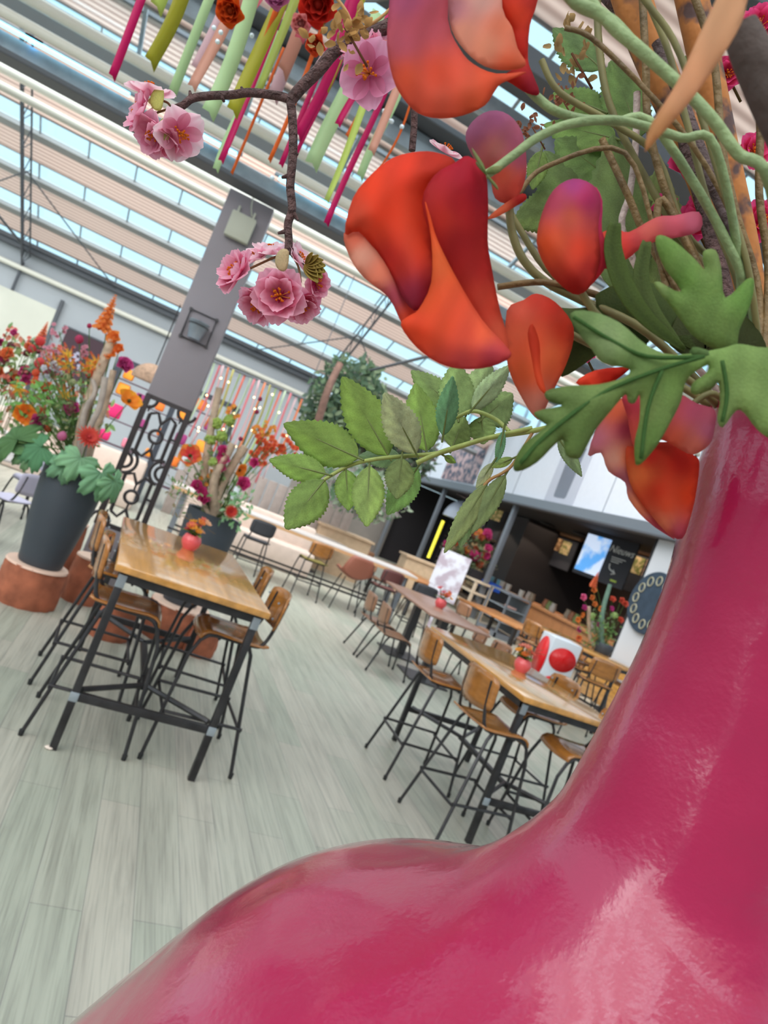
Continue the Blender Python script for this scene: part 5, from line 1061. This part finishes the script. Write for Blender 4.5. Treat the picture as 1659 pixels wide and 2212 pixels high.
def blade(lab, pts, D, w0, col):
    P = Petals(); path = smooth_path(pxpath(pts, D), 5); n = len(path); rows = []; cols = []
    for i, p in enumerate(path):
        tg = (path[min(i + 1, n - 1)] - path[max(i - 1, 0)]).normalized(); sd_ = tg.cross(FW).normalized(); t_ = i / (n - 1); hw_ = w0 * D / F_PX / 2 * math.sin(PI * min(1, .12 + .86 * t_)) ** .7
        rows.append([p - sd_ * hw_, p + FW * .002, p + sd_ * hw_]); c = lin(col); cols.append([c, tuple(v * .7 for v in c), c])
    P.grid(rows, cols); return tag(P.build('narrow_leaf', M_LEAF, solid=.0008), lab, 'leaf')
blade('narrow olive leaf curving down right of the magenta bud', [(1330, 480), (1325, 540), (1350, 620), (1400, 690), (1480, 755)], .40, 44, (104, 124, 60))
blade('second narrow leaf parallel to the olive one, to its right', [(1398, 520), (1385, 600), (1410, 670), (1470, 745)], .41, 36, (112, 130, 70))
blade('pale green narrow leaf lying under the magenta bud', [(1160, 680), (1230, 700), (1320, 700), (1400, 740)], .46, 70, (112, 130, 80))
blade('olive leaf behind the folded orange poppy', [(1200, 800), (1260, 740), (1330, 690), (1420, 640)], .47, 80, (96, 112, 60))
blade('dull green leaf low between the stems and upper cut leaf', [(1290, 660), (1380, 650), (1450, 690), (1540, 760)], .45, 90, (92, 110, 56))
blade('blurred brownish leaf just above the vase mouth', [(1470, 760), (1520, 700), (1600, 740), (1650, 800)], .45, 110, (84, 92, 50))
# stems fanning out of the vase mouth
stem('thick_stem', 'thickest pale green stem crossing the top right corner', [(1180, -140), (1230, -10), (1299, 32), (1331, 64), (1373, 99), (1423, 143), (1497, 212), (1546, 266), (1595, 333), (1665, 400), (1700, 700, .44), (1650, 900, .47)], .36, 30, M_STEM, w2=24)
stem('thick_stem', 'second green stem running above the thickest one', [(1240, -60), (1290, 20), (1330, 50), (1375, 100)], .37, 22, M_STEM)
SG = 'thin brown and olive stems fanning up from the vase'
stems_px = [[(1600, 880), (1560, 640), (1450, 480), (1330, 260), (1295, 110), (1290, -60)], [(1610, 880), (1540, 640), (1440, 420), (1400, 260), (1395, 140), (1385, -60)], [(1590, 880), (1500, 700), (1430, 560), (1350, 330), (1180, 360), (1120, 420)], [(1620, 880), (1600, 640), (1530, 440), (1480, 250), (1440, 100), (1370, -60)], [(1630, 880), (1640, 640), (1590, 460), (1560, 320), (1540, 120), (1480, -60)], [(1600, 880), (1470, 700), (1300, 640), (1180, 610), (1075, 620)], [(1600, 880), (1500, 740), (1350, 660), (1200, 600), (1120, 490), (1095, 440)], [(1640, 880), (1660, 600), (1640, 420), (1640, 240), (1600, 60), (1560, -60)], [(1610, 880), (1570, 700), (1500, 560), (1430, 430), (1420, 520), (1440, 620)], [(1620, 880), (1560, 600), (1480, 500), (1420, 340), (1330, 270), (1210, 200), (1170, 130)], [(1600, 880), (1560, 760), (1470, 640), (1390, 500), (1360, 430), (1300, 300)], [(1640, 880), (1610, 560), (1500, 320), (1300, 100), (1220, 60)], [(1650, 880), (1620, 600), (1560, 400), (1470, 120), (1400, 10), (1340, -60)]]
for k, s_ in enumerate(stems_px):
    random.seed(500 + k); D_ = [.47] + [random.uniform(.44, .56)] * (len(s_) - 1)
    o = stem('thin_stem', 'thin brown or olive stem rising from the vase mouth', [(x, y, D_[i]) for i, (x, y) in enumerate(s_)], .5, random.choice([11, 14, 16]), M_STEM2 if k % 3 else mat('olive_stem', (112, 106, 62), .6, var=.3, vscale=40), None, 'stem', SG)
M_TRUNK = bpy.data.materials.new('rusty_bark'); M_TRUNK.use_nodes = True; nt = M_TRUNK.node_tree; b = nt.nodes['Principled BSDF']
tc = nt.nodes.new('ShaderNodeTexCoord'); n1 = nt.nodes.new('ShaderNodeTexNoise'); n1.inputs['Scale'].default_value = 45; n1.inputs['Detail'].default_value = 3; nt.links.new(tc.outputs['Object'], n1.inputs['Vector'])
cr = nt.nodes.new('ShaderNodeValToRGB'); cr.color_ramp.elements[0].position = .36; cr.color_ramp.elements[1].position = .5; cr.color_ramp.elements[0].color = (*lin((84, 62, 60)), 1); cr.color_ramp.elements[1].color = (*lin((178, 112, 56)), 1)
nt.links.new(n1.outputs['Fac'], cr.inputs[0]); nt.links.new(cr.outputs[0], b.inputs['Base Color']); b.inputs['Roughness'].default_value = .8
bp = nt.nodes.new('ShaderNodeBump'); bp.inputs['Strength'].default_value = .8; bp.inputs['Distance'].default_value = .004; nt.links.new(n1.outputs['Fac'], bp.inputs['Height']); nt.links.new(bp.outputs[0], b.inputs['Normal'])
stem('bark_branch', 'thick rusty bark branch with dark spots, upper right', [(1330, -120), (1385, 60), (1450, 220), (1530, 420), (1590, 640), (1620, 880)], .54, 84, M_TRUNK, cat='branch', w2=50, seg=16)
stem('bark_branch', 'second rusty bark branch farther right behind the stems', [(1470, -120), (1520, 120), (1570, 360), (1620, 600), (1640, 880)], .56, 70, M_TRUNK, cat='branch', w2=50, seg=16)
stem('bark_branch', 'slim dark barked twig among the stems at right', [(1420, 90), (1470, 210), (1540, 400), (1600, 560), (1630, 880)], .5, 26, mat('dark_bark', (92, 76, 76), .9, bump=1, bscale=90, var=.4, vscale=60), cat='branch', w2=26)
stem('bark_branch', 'pale grey split twig standing among green leaves', [(1376, 200), (1372, 330), (1360, 420), (1350, 520), (1480, 760), (1600, 890)], .55, 15, mat('pale_twig', (186, 166, 160), .8, bump=.6, bscale=90, var=.3, vscale=60), cat='branch')
P = Petals(); patch(P, [(1393, 325), (1408, 270), (1460, 185), (1509, 81), (1548, 0), (1590, -90), (1640, -90), (1612, 0), (1600, 49), (1558, 123), (1487, 222), (1415, 305)], .27, [(1400, 310, (206, 150, 100)), (1480, 180, (222, 166, 124)), (1570, 20, (228, 180, 140))], bulge=.006, g=12, emax=25)
tag(P.build('pale_spike_leaf', M_PETAL, solid=.0012), 'blurred pale peach pointed leaf crossing the top right corner', 'leaf')
stem('seed_pod', 'dark brown blurred pod at the right picture edge', [(1598, 60), (1640, 150), (1700, 260), (1760, 360)], .3, 70, mat('dark_pod', (78, 66, 62), .9, bump=.5, bscale=60), cat='pod', w2=120, seg=20)
# serrated leaves
LEAFN = 0
def sleaf(lab, base, tip, w_, D0, D1, col, par=None, name='serrated_leaf', curl=.0, fold=.15, twist=0, grp=None):
    global LEAFN; LEAFN += 1; random.seed(900 + LEAFN)
    A = PD(base[0], base[1], D0); B = PD(tip[0], tip[1], D1); L = B - A; ln = L.length; ax = L.normalized(); col = tuple(min(225, v * 1.1) for v in col); sd_ = ax.cross(FW).normalized()
    if twist: sd_ = Matrix.Rotation(twist, 3, ax) @ sd_
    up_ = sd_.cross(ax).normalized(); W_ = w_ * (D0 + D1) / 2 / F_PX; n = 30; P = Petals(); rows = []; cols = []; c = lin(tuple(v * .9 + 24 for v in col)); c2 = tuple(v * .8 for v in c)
    for i in range(n + 1):
        t_ = i / n; prof = math.sin(PI * t_ ** .82) ** .82 if 0 < t_ < 1 else 0; saw = 1 + .09 * (1 if i % 2 else -.3) * (t_ > .08)
        row = []; rc = []
        for k in range(-4, 5):
            q = k / 4; qq = q * (saw if abs(k) == 4 else 1); back = .012 * ln * (1 if (abs(k) == 4 and i % 2) else 0)
            p = A + ax * (ln * t_ + back) + sd_ * (W_ / 2 * prof * qq) + up_ * (abs(q) * W_ * fold * prof + curl * ln * (t_ * t_ - t_) + .012 * W_ * math.sin(t_ * 40) * abs(q))
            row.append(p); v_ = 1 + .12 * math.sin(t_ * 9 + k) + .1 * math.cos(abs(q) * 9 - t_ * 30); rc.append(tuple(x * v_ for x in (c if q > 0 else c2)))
        rows.append(row); cols.append(rc)
    P.grid(rows, cols)
    o = P.build(name, M_LEAF, par, solid=.0005)
    bm = new(); add_tube(bm, [A - ax * .006] + [A + ax * ln * q + up_ * (curl * ln * (q * q - q) + .0003) for q in (.0, .2, .4, .6, .72)], [.0010, .0010, .0009, .0007, .0005, .0002], 6); obj('midrib', bm, mat('midrib', (92, 104, 44), .6), o)
    if par is None: tag(o, lab, 'leaf', grp)
    return o
t = thing('leaf_spray', 'spray of serrated green leaves reaching left across the room', 'leaf spray', (0, 0, 0))
gstem = mat('leaf_stalk', (146, 158, 82), .55, var=.2, vscale=80)
stem('stalk', '', [(1590, 900, .47), (1400, 900, .5), (1250, 910, .56), (1150, 931, .6), (1056, 946, .62), (984, 968, .63), (941, 980, .63), (865, 986, .63), (803, 993, .63), (752, 1007, .64), (700, 1036, .64)], .62, 13, gstem, t, w2=8)
stem('stalk', '', [(1150, 925, .6), (1060, 945, .61), (1000, 962, .61), (950, 978, .62), (900, 1000, .62)], .62, 11, gstem, t)
stem('stalk', '', [(1100, 932, .61), (1070, 905, .62), (1024, 888, .63), (990, 900, .63), (951, 917, .64)], .62, 9, gstem, t)
stem('stalk', '', [(1150, 935, .6), (1110, 1000, .6), (1085, 1022, .6), (1056, 1038, .6), (1030, 1070, .6)], .62, 7, mat('reddish_stalk', (164, 124, 74), .6), t)
G1 = (152, 184, 88); G2 = (166, 192, 104); G3 = (196, 214, 158); G4 = (142, 172, 76); G5 = (124, 176, 128)
for a in [((774, 989), (612, 915), 92, .63, .66, G4, -.1), ((704, 1024), (581, 993), 58, .64, .66, G1, .1), ((702, 1036), (617, 1143), 84, .64, .62, (140, 170, 84), .1), ((839, 984), (739, 813), 92, .63, .65, G4, .1), ((899, 980), (830, 848), 76, .62, .6, G3, .1), ((922, 975), (897, 827), 76, .64, .66, G1, 0), ((747, 1013), (753, 1103), 54, .64, .63, G1, 0), ((798, 1005), (792, 1138), 70, .63, .61, G2, .05), ((868, 988), (857, 1078), 62, .62, .61, (140, 158, 92), 0), ((902, 1010), (836, 1112), 62, .66, .66, (160, 200, 120), .1), ((865, 989), (775, 985), 44, .67, .69, (164, 192, 148), 0), ((1020, 884), (1102, 788), 46, .61, .6, (176, 196, 150), .1), ((990, 900), (985, 778), 76, .65, .67, (158, 186, 112), 0), ((957, 942), (978, 812), 46, .62, .6, G5, .1), ((984, 884), (888, 800), 60, .66, .68, (150, 176, 104), .1), ((1042, 905), (1108, 850), 84, .67, .69, (148, 172, 108), 0), ((1010, 890), (1060, 780), 70, .66, .67, (166, 188, 128), 0), ((977, 967), (1004, 900), 60, .64, .65, (136, 158, 86), 0), ((1040, 900), (1044, 960), 60, .67, .67, (150, 176, 104), 0), ((1053, 1043), (959, 1195), 42, .6, .58, (166, 182, 116), .1), ((1025, 1078), (993, 1184), 40, .6, .59, (160, 186, 130), .1), ((1092, 1025), (1017, 1154), 44, .6, .59, (152, 172, 112), .1), ((1065, 1000), (1028, 1055), 24, .6, .6, G3, .1), ((1108, 990), (1060, 1010), 20, .6, .6, G2, .2), ((1088, 930), (1072, 1005), 20, .6, .6, G5, .1), ((1206, 945), (1257, 1030), 30, .56, .55, (156, 180, 128), .1), ((960, 985), (985, 1000), 16, .62, .62, G4, 0)]:
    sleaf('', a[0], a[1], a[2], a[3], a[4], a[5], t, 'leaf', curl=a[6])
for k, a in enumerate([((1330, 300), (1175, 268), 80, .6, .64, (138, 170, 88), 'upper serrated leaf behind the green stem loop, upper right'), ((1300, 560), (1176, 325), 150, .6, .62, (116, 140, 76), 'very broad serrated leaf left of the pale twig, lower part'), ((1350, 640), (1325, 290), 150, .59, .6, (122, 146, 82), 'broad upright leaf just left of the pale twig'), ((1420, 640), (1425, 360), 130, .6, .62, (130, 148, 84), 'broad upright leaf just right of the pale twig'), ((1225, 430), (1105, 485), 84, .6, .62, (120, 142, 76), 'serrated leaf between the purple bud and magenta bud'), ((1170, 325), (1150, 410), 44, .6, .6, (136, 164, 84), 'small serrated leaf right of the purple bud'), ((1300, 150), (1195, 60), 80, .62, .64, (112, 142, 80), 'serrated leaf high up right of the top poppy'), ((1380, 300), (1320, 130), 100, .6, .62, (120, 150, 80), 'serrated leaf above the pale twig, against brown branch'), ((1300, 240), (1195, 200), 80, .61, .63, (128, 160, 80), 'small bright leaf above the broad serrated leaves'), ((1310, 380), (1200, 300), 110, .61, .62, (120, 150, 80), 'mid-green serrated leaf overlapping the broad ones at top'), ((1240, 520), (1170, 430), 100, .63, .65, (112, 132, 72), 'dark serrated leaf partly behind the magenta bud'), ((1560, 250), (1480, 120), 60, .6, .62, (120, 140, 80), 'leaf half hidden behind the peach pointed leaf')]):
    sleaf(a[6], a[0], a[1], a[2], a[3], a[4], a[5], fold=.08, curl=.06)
# dry brown florets
dry = [(168, 110, 84), (196, 160, 110), (150, 96, 70)]
def dryfloret(lab, px, py, D, r_, n, seed, col):
    random.seed(seed); P = Petals(); c = PD(px, py, D); R_ = r_ * D / F_PX
    for k in range(n):
        o_ = Vector((random.gauss(0, .5), random.gauss(0, .5), random.gauss(0, .5))) * R_; P.petal(Matrix.Translation(c + o_) @ frame((random.uniform(-1, 1), -1, random.uniform(-1, 1)), random.uniform(0, 6)), R_ * .4, R_ * .3, tuple(v * .6 for v in lin(col)), lin(col), curl=.6, nr=4, nc=4, ruff=.1)
    P.tube([c, PD(px + r_ * .8, py + r_ * 1.4, D)], R_ * .05, lin((130, 86, 60)), 5)
    return tag(P.build('dry_floret', M_PETAL), lab, 'dried flower')
dryfloret('curled tan dried floret right of the top poppy', 1235, 115, .58, 55, 26, 1, (196, 160, 110)); dryfloret('rusty dried catkin above the purple bud', 1215, 215, .57, 36, 26, 2, dry[0]); dryfloret('rusty dried catkin right of the purple bud', 1150, 275, .57, 34, 26, 3, dry[0]); dryfloret('blurred golden dried florets hanging over the dark branch', 745, 60, .5, 60, 40, 4, (206, 160, 100))
stem('dry_twig', 'golden brown twig crossing above the dark branch', [(700, -40), (745, 20), (770, 60), (820, 40), (880, -20)], .5, 7, mat('gold_twig', (176, 132, 80), .7), cat='twig')
# blossom branch
M_BR = mat('cherry_bark', (84, 60, 58), .85, bump=1, bscale=160, var=.45, vscale=120)
t = thing('blossom_branch', 'dark knobbly branch with pink cherry blossom clusters, upper left', 'branch', (0, 0, 0))
stem('main_branch', '', [(1610, 900, .47), (1560, 600, .5), (1400, 100, .56), (1150, -120, .6), (980, -40, .62), (850, 50), (780, 78), (727, 107), (690, 150), (650, 190), (627, 218)], .62, 34, M_BR, t, w2=24, seg=12)
stem('side_branch', '', [(630, 216), (600, 207), (540, 200), (500, 205), (450, 207), (415, 213), (395, 228), (370, 237)], .62, 19, M_BR, t, w2=16)
stem('side_branch', '', [(627, 214), (632, 260), (633, 330), (627, 400), (631, 450), (622, 485), (624, 520), (622, 548)], .62, 20, M_BR, t, w2=17)
stem('side_branch', '', [(625, 535), (645, 552), (662, 580)], .62, 9, M_BR, t, w2=5)
stem('side_branch', '', [(898, 60, .64), (893, 200, .64), (895, 260, .64), (890, 325, .64)], .64, 15, M_BR, t)
for (x, y, dx, dy) in ((527, 200, -6, -12), (480, 208, 4, 12), (412, 210, -2, -14), (622, 380, -14, 4), (634, 460, 10, 16), (616, 500, -16, 4), (690, 150, 10, -4), (636, 330, 8, 4)):
    stem('knot', '', [(x, y), (x + dx, y + dy)], .619, 11, M_BR, t, w2=5)
LP = (250, 196, 216); HP = (216, 52, 120); WP = (252, 226, 234)
def cherry(px, py, D, r_, d, par, seed, full=3, c1=HP, c2=LP, back=False):
    """double blossom, r_ pixels across half"""
    random.seed(seed); P = Petals(); c = PD(px, py, D); R_ = r_ * D / F_PX
    T = Matrix.Translation(c)
    for ring_, (L, cu, n) in enumerate(((1, .15, 5), (.84, .5, 5), (.6, .95, 5))[:full]):
        for j in range(n): P.petal(T @ frame(d, j * 2 * PI / n + ring_ * .6 + random.uniform(-.12, .12)), R_ * L, R_ * L * 1.05, lin(c1), lin(c2), cup=.22, curl=cu, notch=.1, nr=9, nc=9, ruff=.03)
    o = P.build('blossom', M_PETAL, None); o.parent = par; dn = Vector(d).normalized(); P = Petals()
    for j in range(16):
        v = (Vector((random.gauss(0, .4), random.gauss(0, .4), random.gauss(0, .4))) + dn).normalized(); e = c + v * R_ * .42; P.tube([c + dn * R_ * .05, e], R_ * .018, lin((236, 170, 90)), 4); P.ball(e, R_ * .045, lin((232, 130, 30)), sub=1)
    s_ = P.build('stamens', M_PETAL, None); s_.parent = o
    if back:
        P = Petals(); P.petal(T @ Matrix.Translation(-dn * R_ * .1) @ frame(-dn, 1), R_ * .6, R_ * .35, lin((214, 206, 130)), lin((226, 220, 160)), curl=.2); q = P.build('sepal', M_LEAF, None); q.parent = o
    return o
cam_d = -FW
def dirv(x, y, z): return (RT * x + UP * y - FW * z)   # seen from the camera: right, up, towards us
cl1 = [(605, 640, .612, 66, (.05, -.15, 1), 3, HP, LP), (515, 592, .612, 58, (-.75, .1, .75), 3, HP, LP), (560, 655, .63, 52, (-.2, -.7, .6), 3, HP, LP), (650, 655, .628, 50, (.6, -.6, .5), 3, HP, LP), (680, 612, .62, 40, (.8, .1, .6), 2, HP, LP), (585, 550, .63, 50, (-.3, .8, .4), 2, LP, WP), (642, 562, .63, 44, (.5, .6, .3), 2, LP, WP), (555, 560, .635, 46, (-.5, .5, .5), 2, LP, WP)]
cl2 = [(325, 205, .61, 58, (-.2, .9, .3), 1, (232, 150, 176), WP), (310, 245, .61, 56, (-.8, .0, .5), 2, (226, 120, 160), LP), (335, 290, .61, 52, (-.3, -.6, .7), 2, (220, 100, 150), LP), (385, 285, .605, 62, (.7, -.4, .5), 1, (226, 130, 166), WP), (358, 300, .61, 48, (.1, -.9, .4), 2, (224, 110, 150), LP)]
cl3 = [(800, 160, .6, 74, (-.2, -.5, .8), 1, (206, 110, 150), (240, 176, 206)), (780, 110, .62, 52, (-.6, .4, .5), 2, (214, 90, 140), LP), (830, 110, .62, 44, (.4, .7, .5), 2, (226, 70, 130), LP), (960, 330, .64, 44, (.1, .9, .4), 1, (226, 140, 170), WP)]
for k, (x, y, D, r_, d, fu, c1, c2) in enumerate(cl1 + cl2 + cl3): cherry(x, y, D, r_, dirv(*d), t, 700 + k, fu, c1, c2, k in (5, 8, 9))
for k, (a, b_) in enumerate((((622, 545), (605, 600)), ((622, 545), (540, 580)), ((625, 545), (650, 610)), ((622, 545), (585, 560)), ((372, 237), (335, 245)), ((372, 237), (385, 270)), ((372, 237), (340, 215)), ((780, 85), (800, 140)))):
    stem('pedicel', '', [a, ((a[0] + b_[0]) / 2 + 6, (a[1] + b_[1]) / 2 - 4), b_], .625, 5, mat('pedicel', (120, 90, 50), .6), t)
for k, (x, y, s_, c) in enumerate(((355, 277, 20, (214, 212, 130)), (340, 213, 20, (210, 206, 120)), (610, 560, 20, (220, 200, 160)))):
    P = Petals(); patch(P, [(x - s_ * .7, y - s_ * .3), (x - s_ * .1, y - s_ * 1.1), (x + s_ * .7, y - s_ * .8), (x + s_ * .5, y + s_), (x - s_ * .1, y + s_ * 1.3), (x - s_ * .7, y + s_ * .7)], .595, [(x, y, c)], bulge=.003, g=7, emax=12); P.build('sepal', M_LEAF, t, solid=.0006)
for k in range(7):
    random.seed(60 + k); a = -1.2 + k * .35; sl = [(660, 570), (660 + 45 * math.cos(a), 575 + 40 * math.sin(a) + 10)]; P = Petals(); A = PD(*sl[0], .61); B = PD(*sl[1], .605); L_ = B - A
    P.petal(Matrix.Translation(A) @ (Matrix((L_.normalized(), L_.normalized().cross(FW), -FW)).transposed().to_4x4()), L_.length, L_.length * .45, lin((150, 116, 44)), lin((190, 170, 90)), curl=.25, ruff=.1); P.build('young_leaf', M_LEAF, t, solid=.0004)
# loose pink blossoms among the stems on the right
for k, (x, y, r_) in enumerate(((1475, 365, 50), (1530, 445, 52), (1625, 330, 44), (1500, 485, 50), (1640, 480, 50), (1560, 70, 60), (1430, 450, 36), (1570, 160, 40), (1490, 270, 30), (1640, 60, 50), (1350, 60, 30), (1545, 560, 30), (1340, 745, 24), (1460, 655, 22), (1260, 760, 30))):
    random.seed(800 + k); tt = thing('pink_blossom', 'hot pink silk blossom half hidden between the stems', 'flower', (0, 0, 0), 0, 'hot pink blossoms between the stems, right')
    cherry(x, y, .6, r_, dirv(random.uniform(-.5, .5), random.uniform(-.5, .5), 1), tt, 820 + k, 3, (214, 30, 90), (240, 90, 150))
    P = Petals(); P.tube(pxpath([(x, y), (x + 30, y + 60)], .605), .0012, lin((110, 90, 50)), 5); P.build('stalk', M_LEAF, tt)
# ============================================================ RIBBONS hanging in front of the gutter
RC = {'hot pink': (214, 24, 110), 'olive': (186, 182, 56), 'pale green': (206, 232, 184), 'peach': (226, 172, 152), 'orange': (238, 120, 44), 'blush': (228, 196, 204), 'lime': (206, 222, 120), 'salmon pink': (232, 120, 140)}
DR_ = 1.6
HOOP = [(235, 0)]
rib = [('hot pink', 318, -40, 240, 165, 17), ('olive', 370, -30, 325, 128, 30), ('pale green', 490, -40, 372, 200, 20), ('lime', 340, -60, 340, 20, 30), ('peach', 500, 20, 420, 190, 24), ('salmon pink', 520, 0, 440, 170, 8), ('pale green', 520, 60, 448, 235, 32), ('blush', 470, -20, 425, 150, 26), ('orange', 540, -30, 455, 110, 10), ('hot pink', 620, -60, 476, 345, 18), ('pale green', 560, 150, 470, 370, 16), ('olive', 570, 60, 505, 245, 28), ('lime', 640, -40, 560, 190, 22), ('blush', 612, 20, 590, 205, 28), ('orange', 640, 40, 578, 340, 9), ('hot pink', 700, 0, 606, 360, 11), ('orange', 540, 180, 500, 378, 6), ('hot pink', 718, 60, 650, 290, 22), ('olive', 740, 60, 700, 190, 28), ('pale green', 760, 100, 680, 360, 34), ('hot pink', 742, 110, 738, 275, 15), ('hot pink', 730, 150, 640, 350, 9), ('orange', 620, -40, 560, 100, 14), ('peach', 660, 60, 610, 150, 30), ('blush', 720, 40, 670, 200, 20), ('lime', 800, 200, 700, 425, 18), ('hot pink', 812, 215, 708, 488, 13), ('pale green', 850, 250, 780, 385, 18), ('peach', 830, 230, 800, 330, 18), ('orange', 760, 250, 748, 290, 8), ('blush', 775, 180, 742, 258, 14), ('orange', 825, 260, 815, 385, 5), ('salmon pink', 600, -40, 530, 60, 20), ('salmon pink', 700, -40, 650, 90, 26)]
random.seed(41)
for k, (cn, x0, y0, x1, y1, w_) in enumerate(rib):
    # every ribbon hangs plumb: its top is straight above its foot
    D_ = DR_ + ((k * 37) % 11) * .03; B = PD(x1, y1, D_); L = math.hypot(x0 - x1, y0 - y1) * D_ / F_PX + .12; T_ = B + V(0, 0, L)
    ribbon('hanging_ribbon', '%s satin ribbon with its end %s' % (cn, ['above the blossom cluster at left', 'left of the dark branch', 'just left of the pillar top', 'between the branch fork and top poppy', 'right of the hanging branch'][min(4, int(max(0, x1 - 230) // 120))]), T_, L, w_ * D_ / F_PX, RC[cn], '%s ribbons near the dark branch, spot %d' % (cn, min(4, int(max(0, x1 - 230) // 120))), 400 + k, .012, 16, ang=random.uniform(-.35, .35))
M_TIE = mat('ribbon_hoop', (120, 118, 120), .5, .5)
hc = PD(560, -60, 1.75)
simple('ribbon_hoop', 'grey hoop above the picture from which the ribbons hang', 'hoop', lambda bm: (add_tube(bm, [(hc.x + .36 * math.cos(i * PI / 16), hc.y + .3 * math.sin(i * PI / 16), hc.z + .22) for i in range(33)], .006, 6), add_tube(bm, [(hc.x, hc.y, hc.z + 2.4), (hc.x, hc.y, hc.z + .22), (hc.x + .36, hc.y, hc.z + .22)], .003, 5)), M_TIE)
for k, (x, y, r_, c, l) in enumerate(((500, 22, 34, (226, 90, 30), 'orange silk flower hanging among the ribbons, left'), (690, 8, 46, (214, 50, 36), 'red orange silk flower hanging at the top edge'), (683, 95, 24, (220, 80, 40), 'small orange silk flower left of the dark branch'), (600, -12, 30, (206, 120, 170), 'lilac pink silk flower at the top edge'), (650, 50, 22, (236, 150, 150), 'pale salmon silk flower between the ribbons'))):
    D_ = 1.55; P = Petals(); random.seed(70 + k); c3 = PD(x, y, D_); bloom(P, 'rose', c3, r_ * D_ / F_PX, dirv(.1, -.6, .7), c); P.tube([c3, c3 + V(0, 0, .4)], .001, lin((120, 150, 80)), 4)
    tag(P.build('silk_flower', M_PETAL), l, 'flower')
# clear beads threaded between the ribbons
bead = mat('clear_bead', (220, 235, 245), .05, coat=1)
for k, (x, y) in enumerate(((491, 46), (477, 70), (527, 67), (544, 77), (830, 240), (838, 258), (846, 262), (868, 274), (588, 384), (470, 90), (462, 60))):
    simple('crystal_bead', 'small clear crystal bead hanging between the ribbons', 'bead', lambda bm: add_ball(bm, (0, 0, 0), .006, 1, 2), bead, PD(x, y, 1.7), 'crystal beads among the ribbons')

# ============================================================ tell look-alikes apart by their order across the picture
from collections import defaultdict
bpy.context.view_layer.update()
def centre(o):
    ms = [q for q in [o] + list(o.children_recursive) if q.type == 'MESH' and q.data.vertices]
    p = V(0, 0, 0)
    for q in ms:
        bb = [q.matrix_world @ Vector(c) for c in q.bound_box]; p += sum(bb, V(0, 0, 0)) / 8
    return p / max(1, len(ms))
def img(o):
    p = centre(o) - EYE; d = max(.05, p.dot(FW)); u = F_PX * p.dot(RT) / d; v = -F_PX * p.z / d
    return 829.5 + u * math.cos(ROLL) - v * math.sin(ROLL)
ORD = ['', 'second', 'third', 'fourth', 'fifth', 'sixth', 'seventh', 'eighth', 'ninth', 'tenth', 'eleventh', 'twelfth', 'thirteenth', 'fourteenth', 'fifteenth']
byl = defaultdict(list)
for o in C.objects:
    if o.parent is None and o.get('category') and o.get('label'): byl[o['label']].append(o)
for l, os_ in byl.items():
    if 2 <= len(os_) <= 15:
        os_.sort(key=img)
        for i, o in enumerate(os_):
            if len(l.split()) > 13: l = ' '.join(l.split()[:13])
            o['label'] = l + (', leftmost' if i == 0 else ', rightmost' if i == len(os_) - 1 else ', %s from left' % ORD[i])
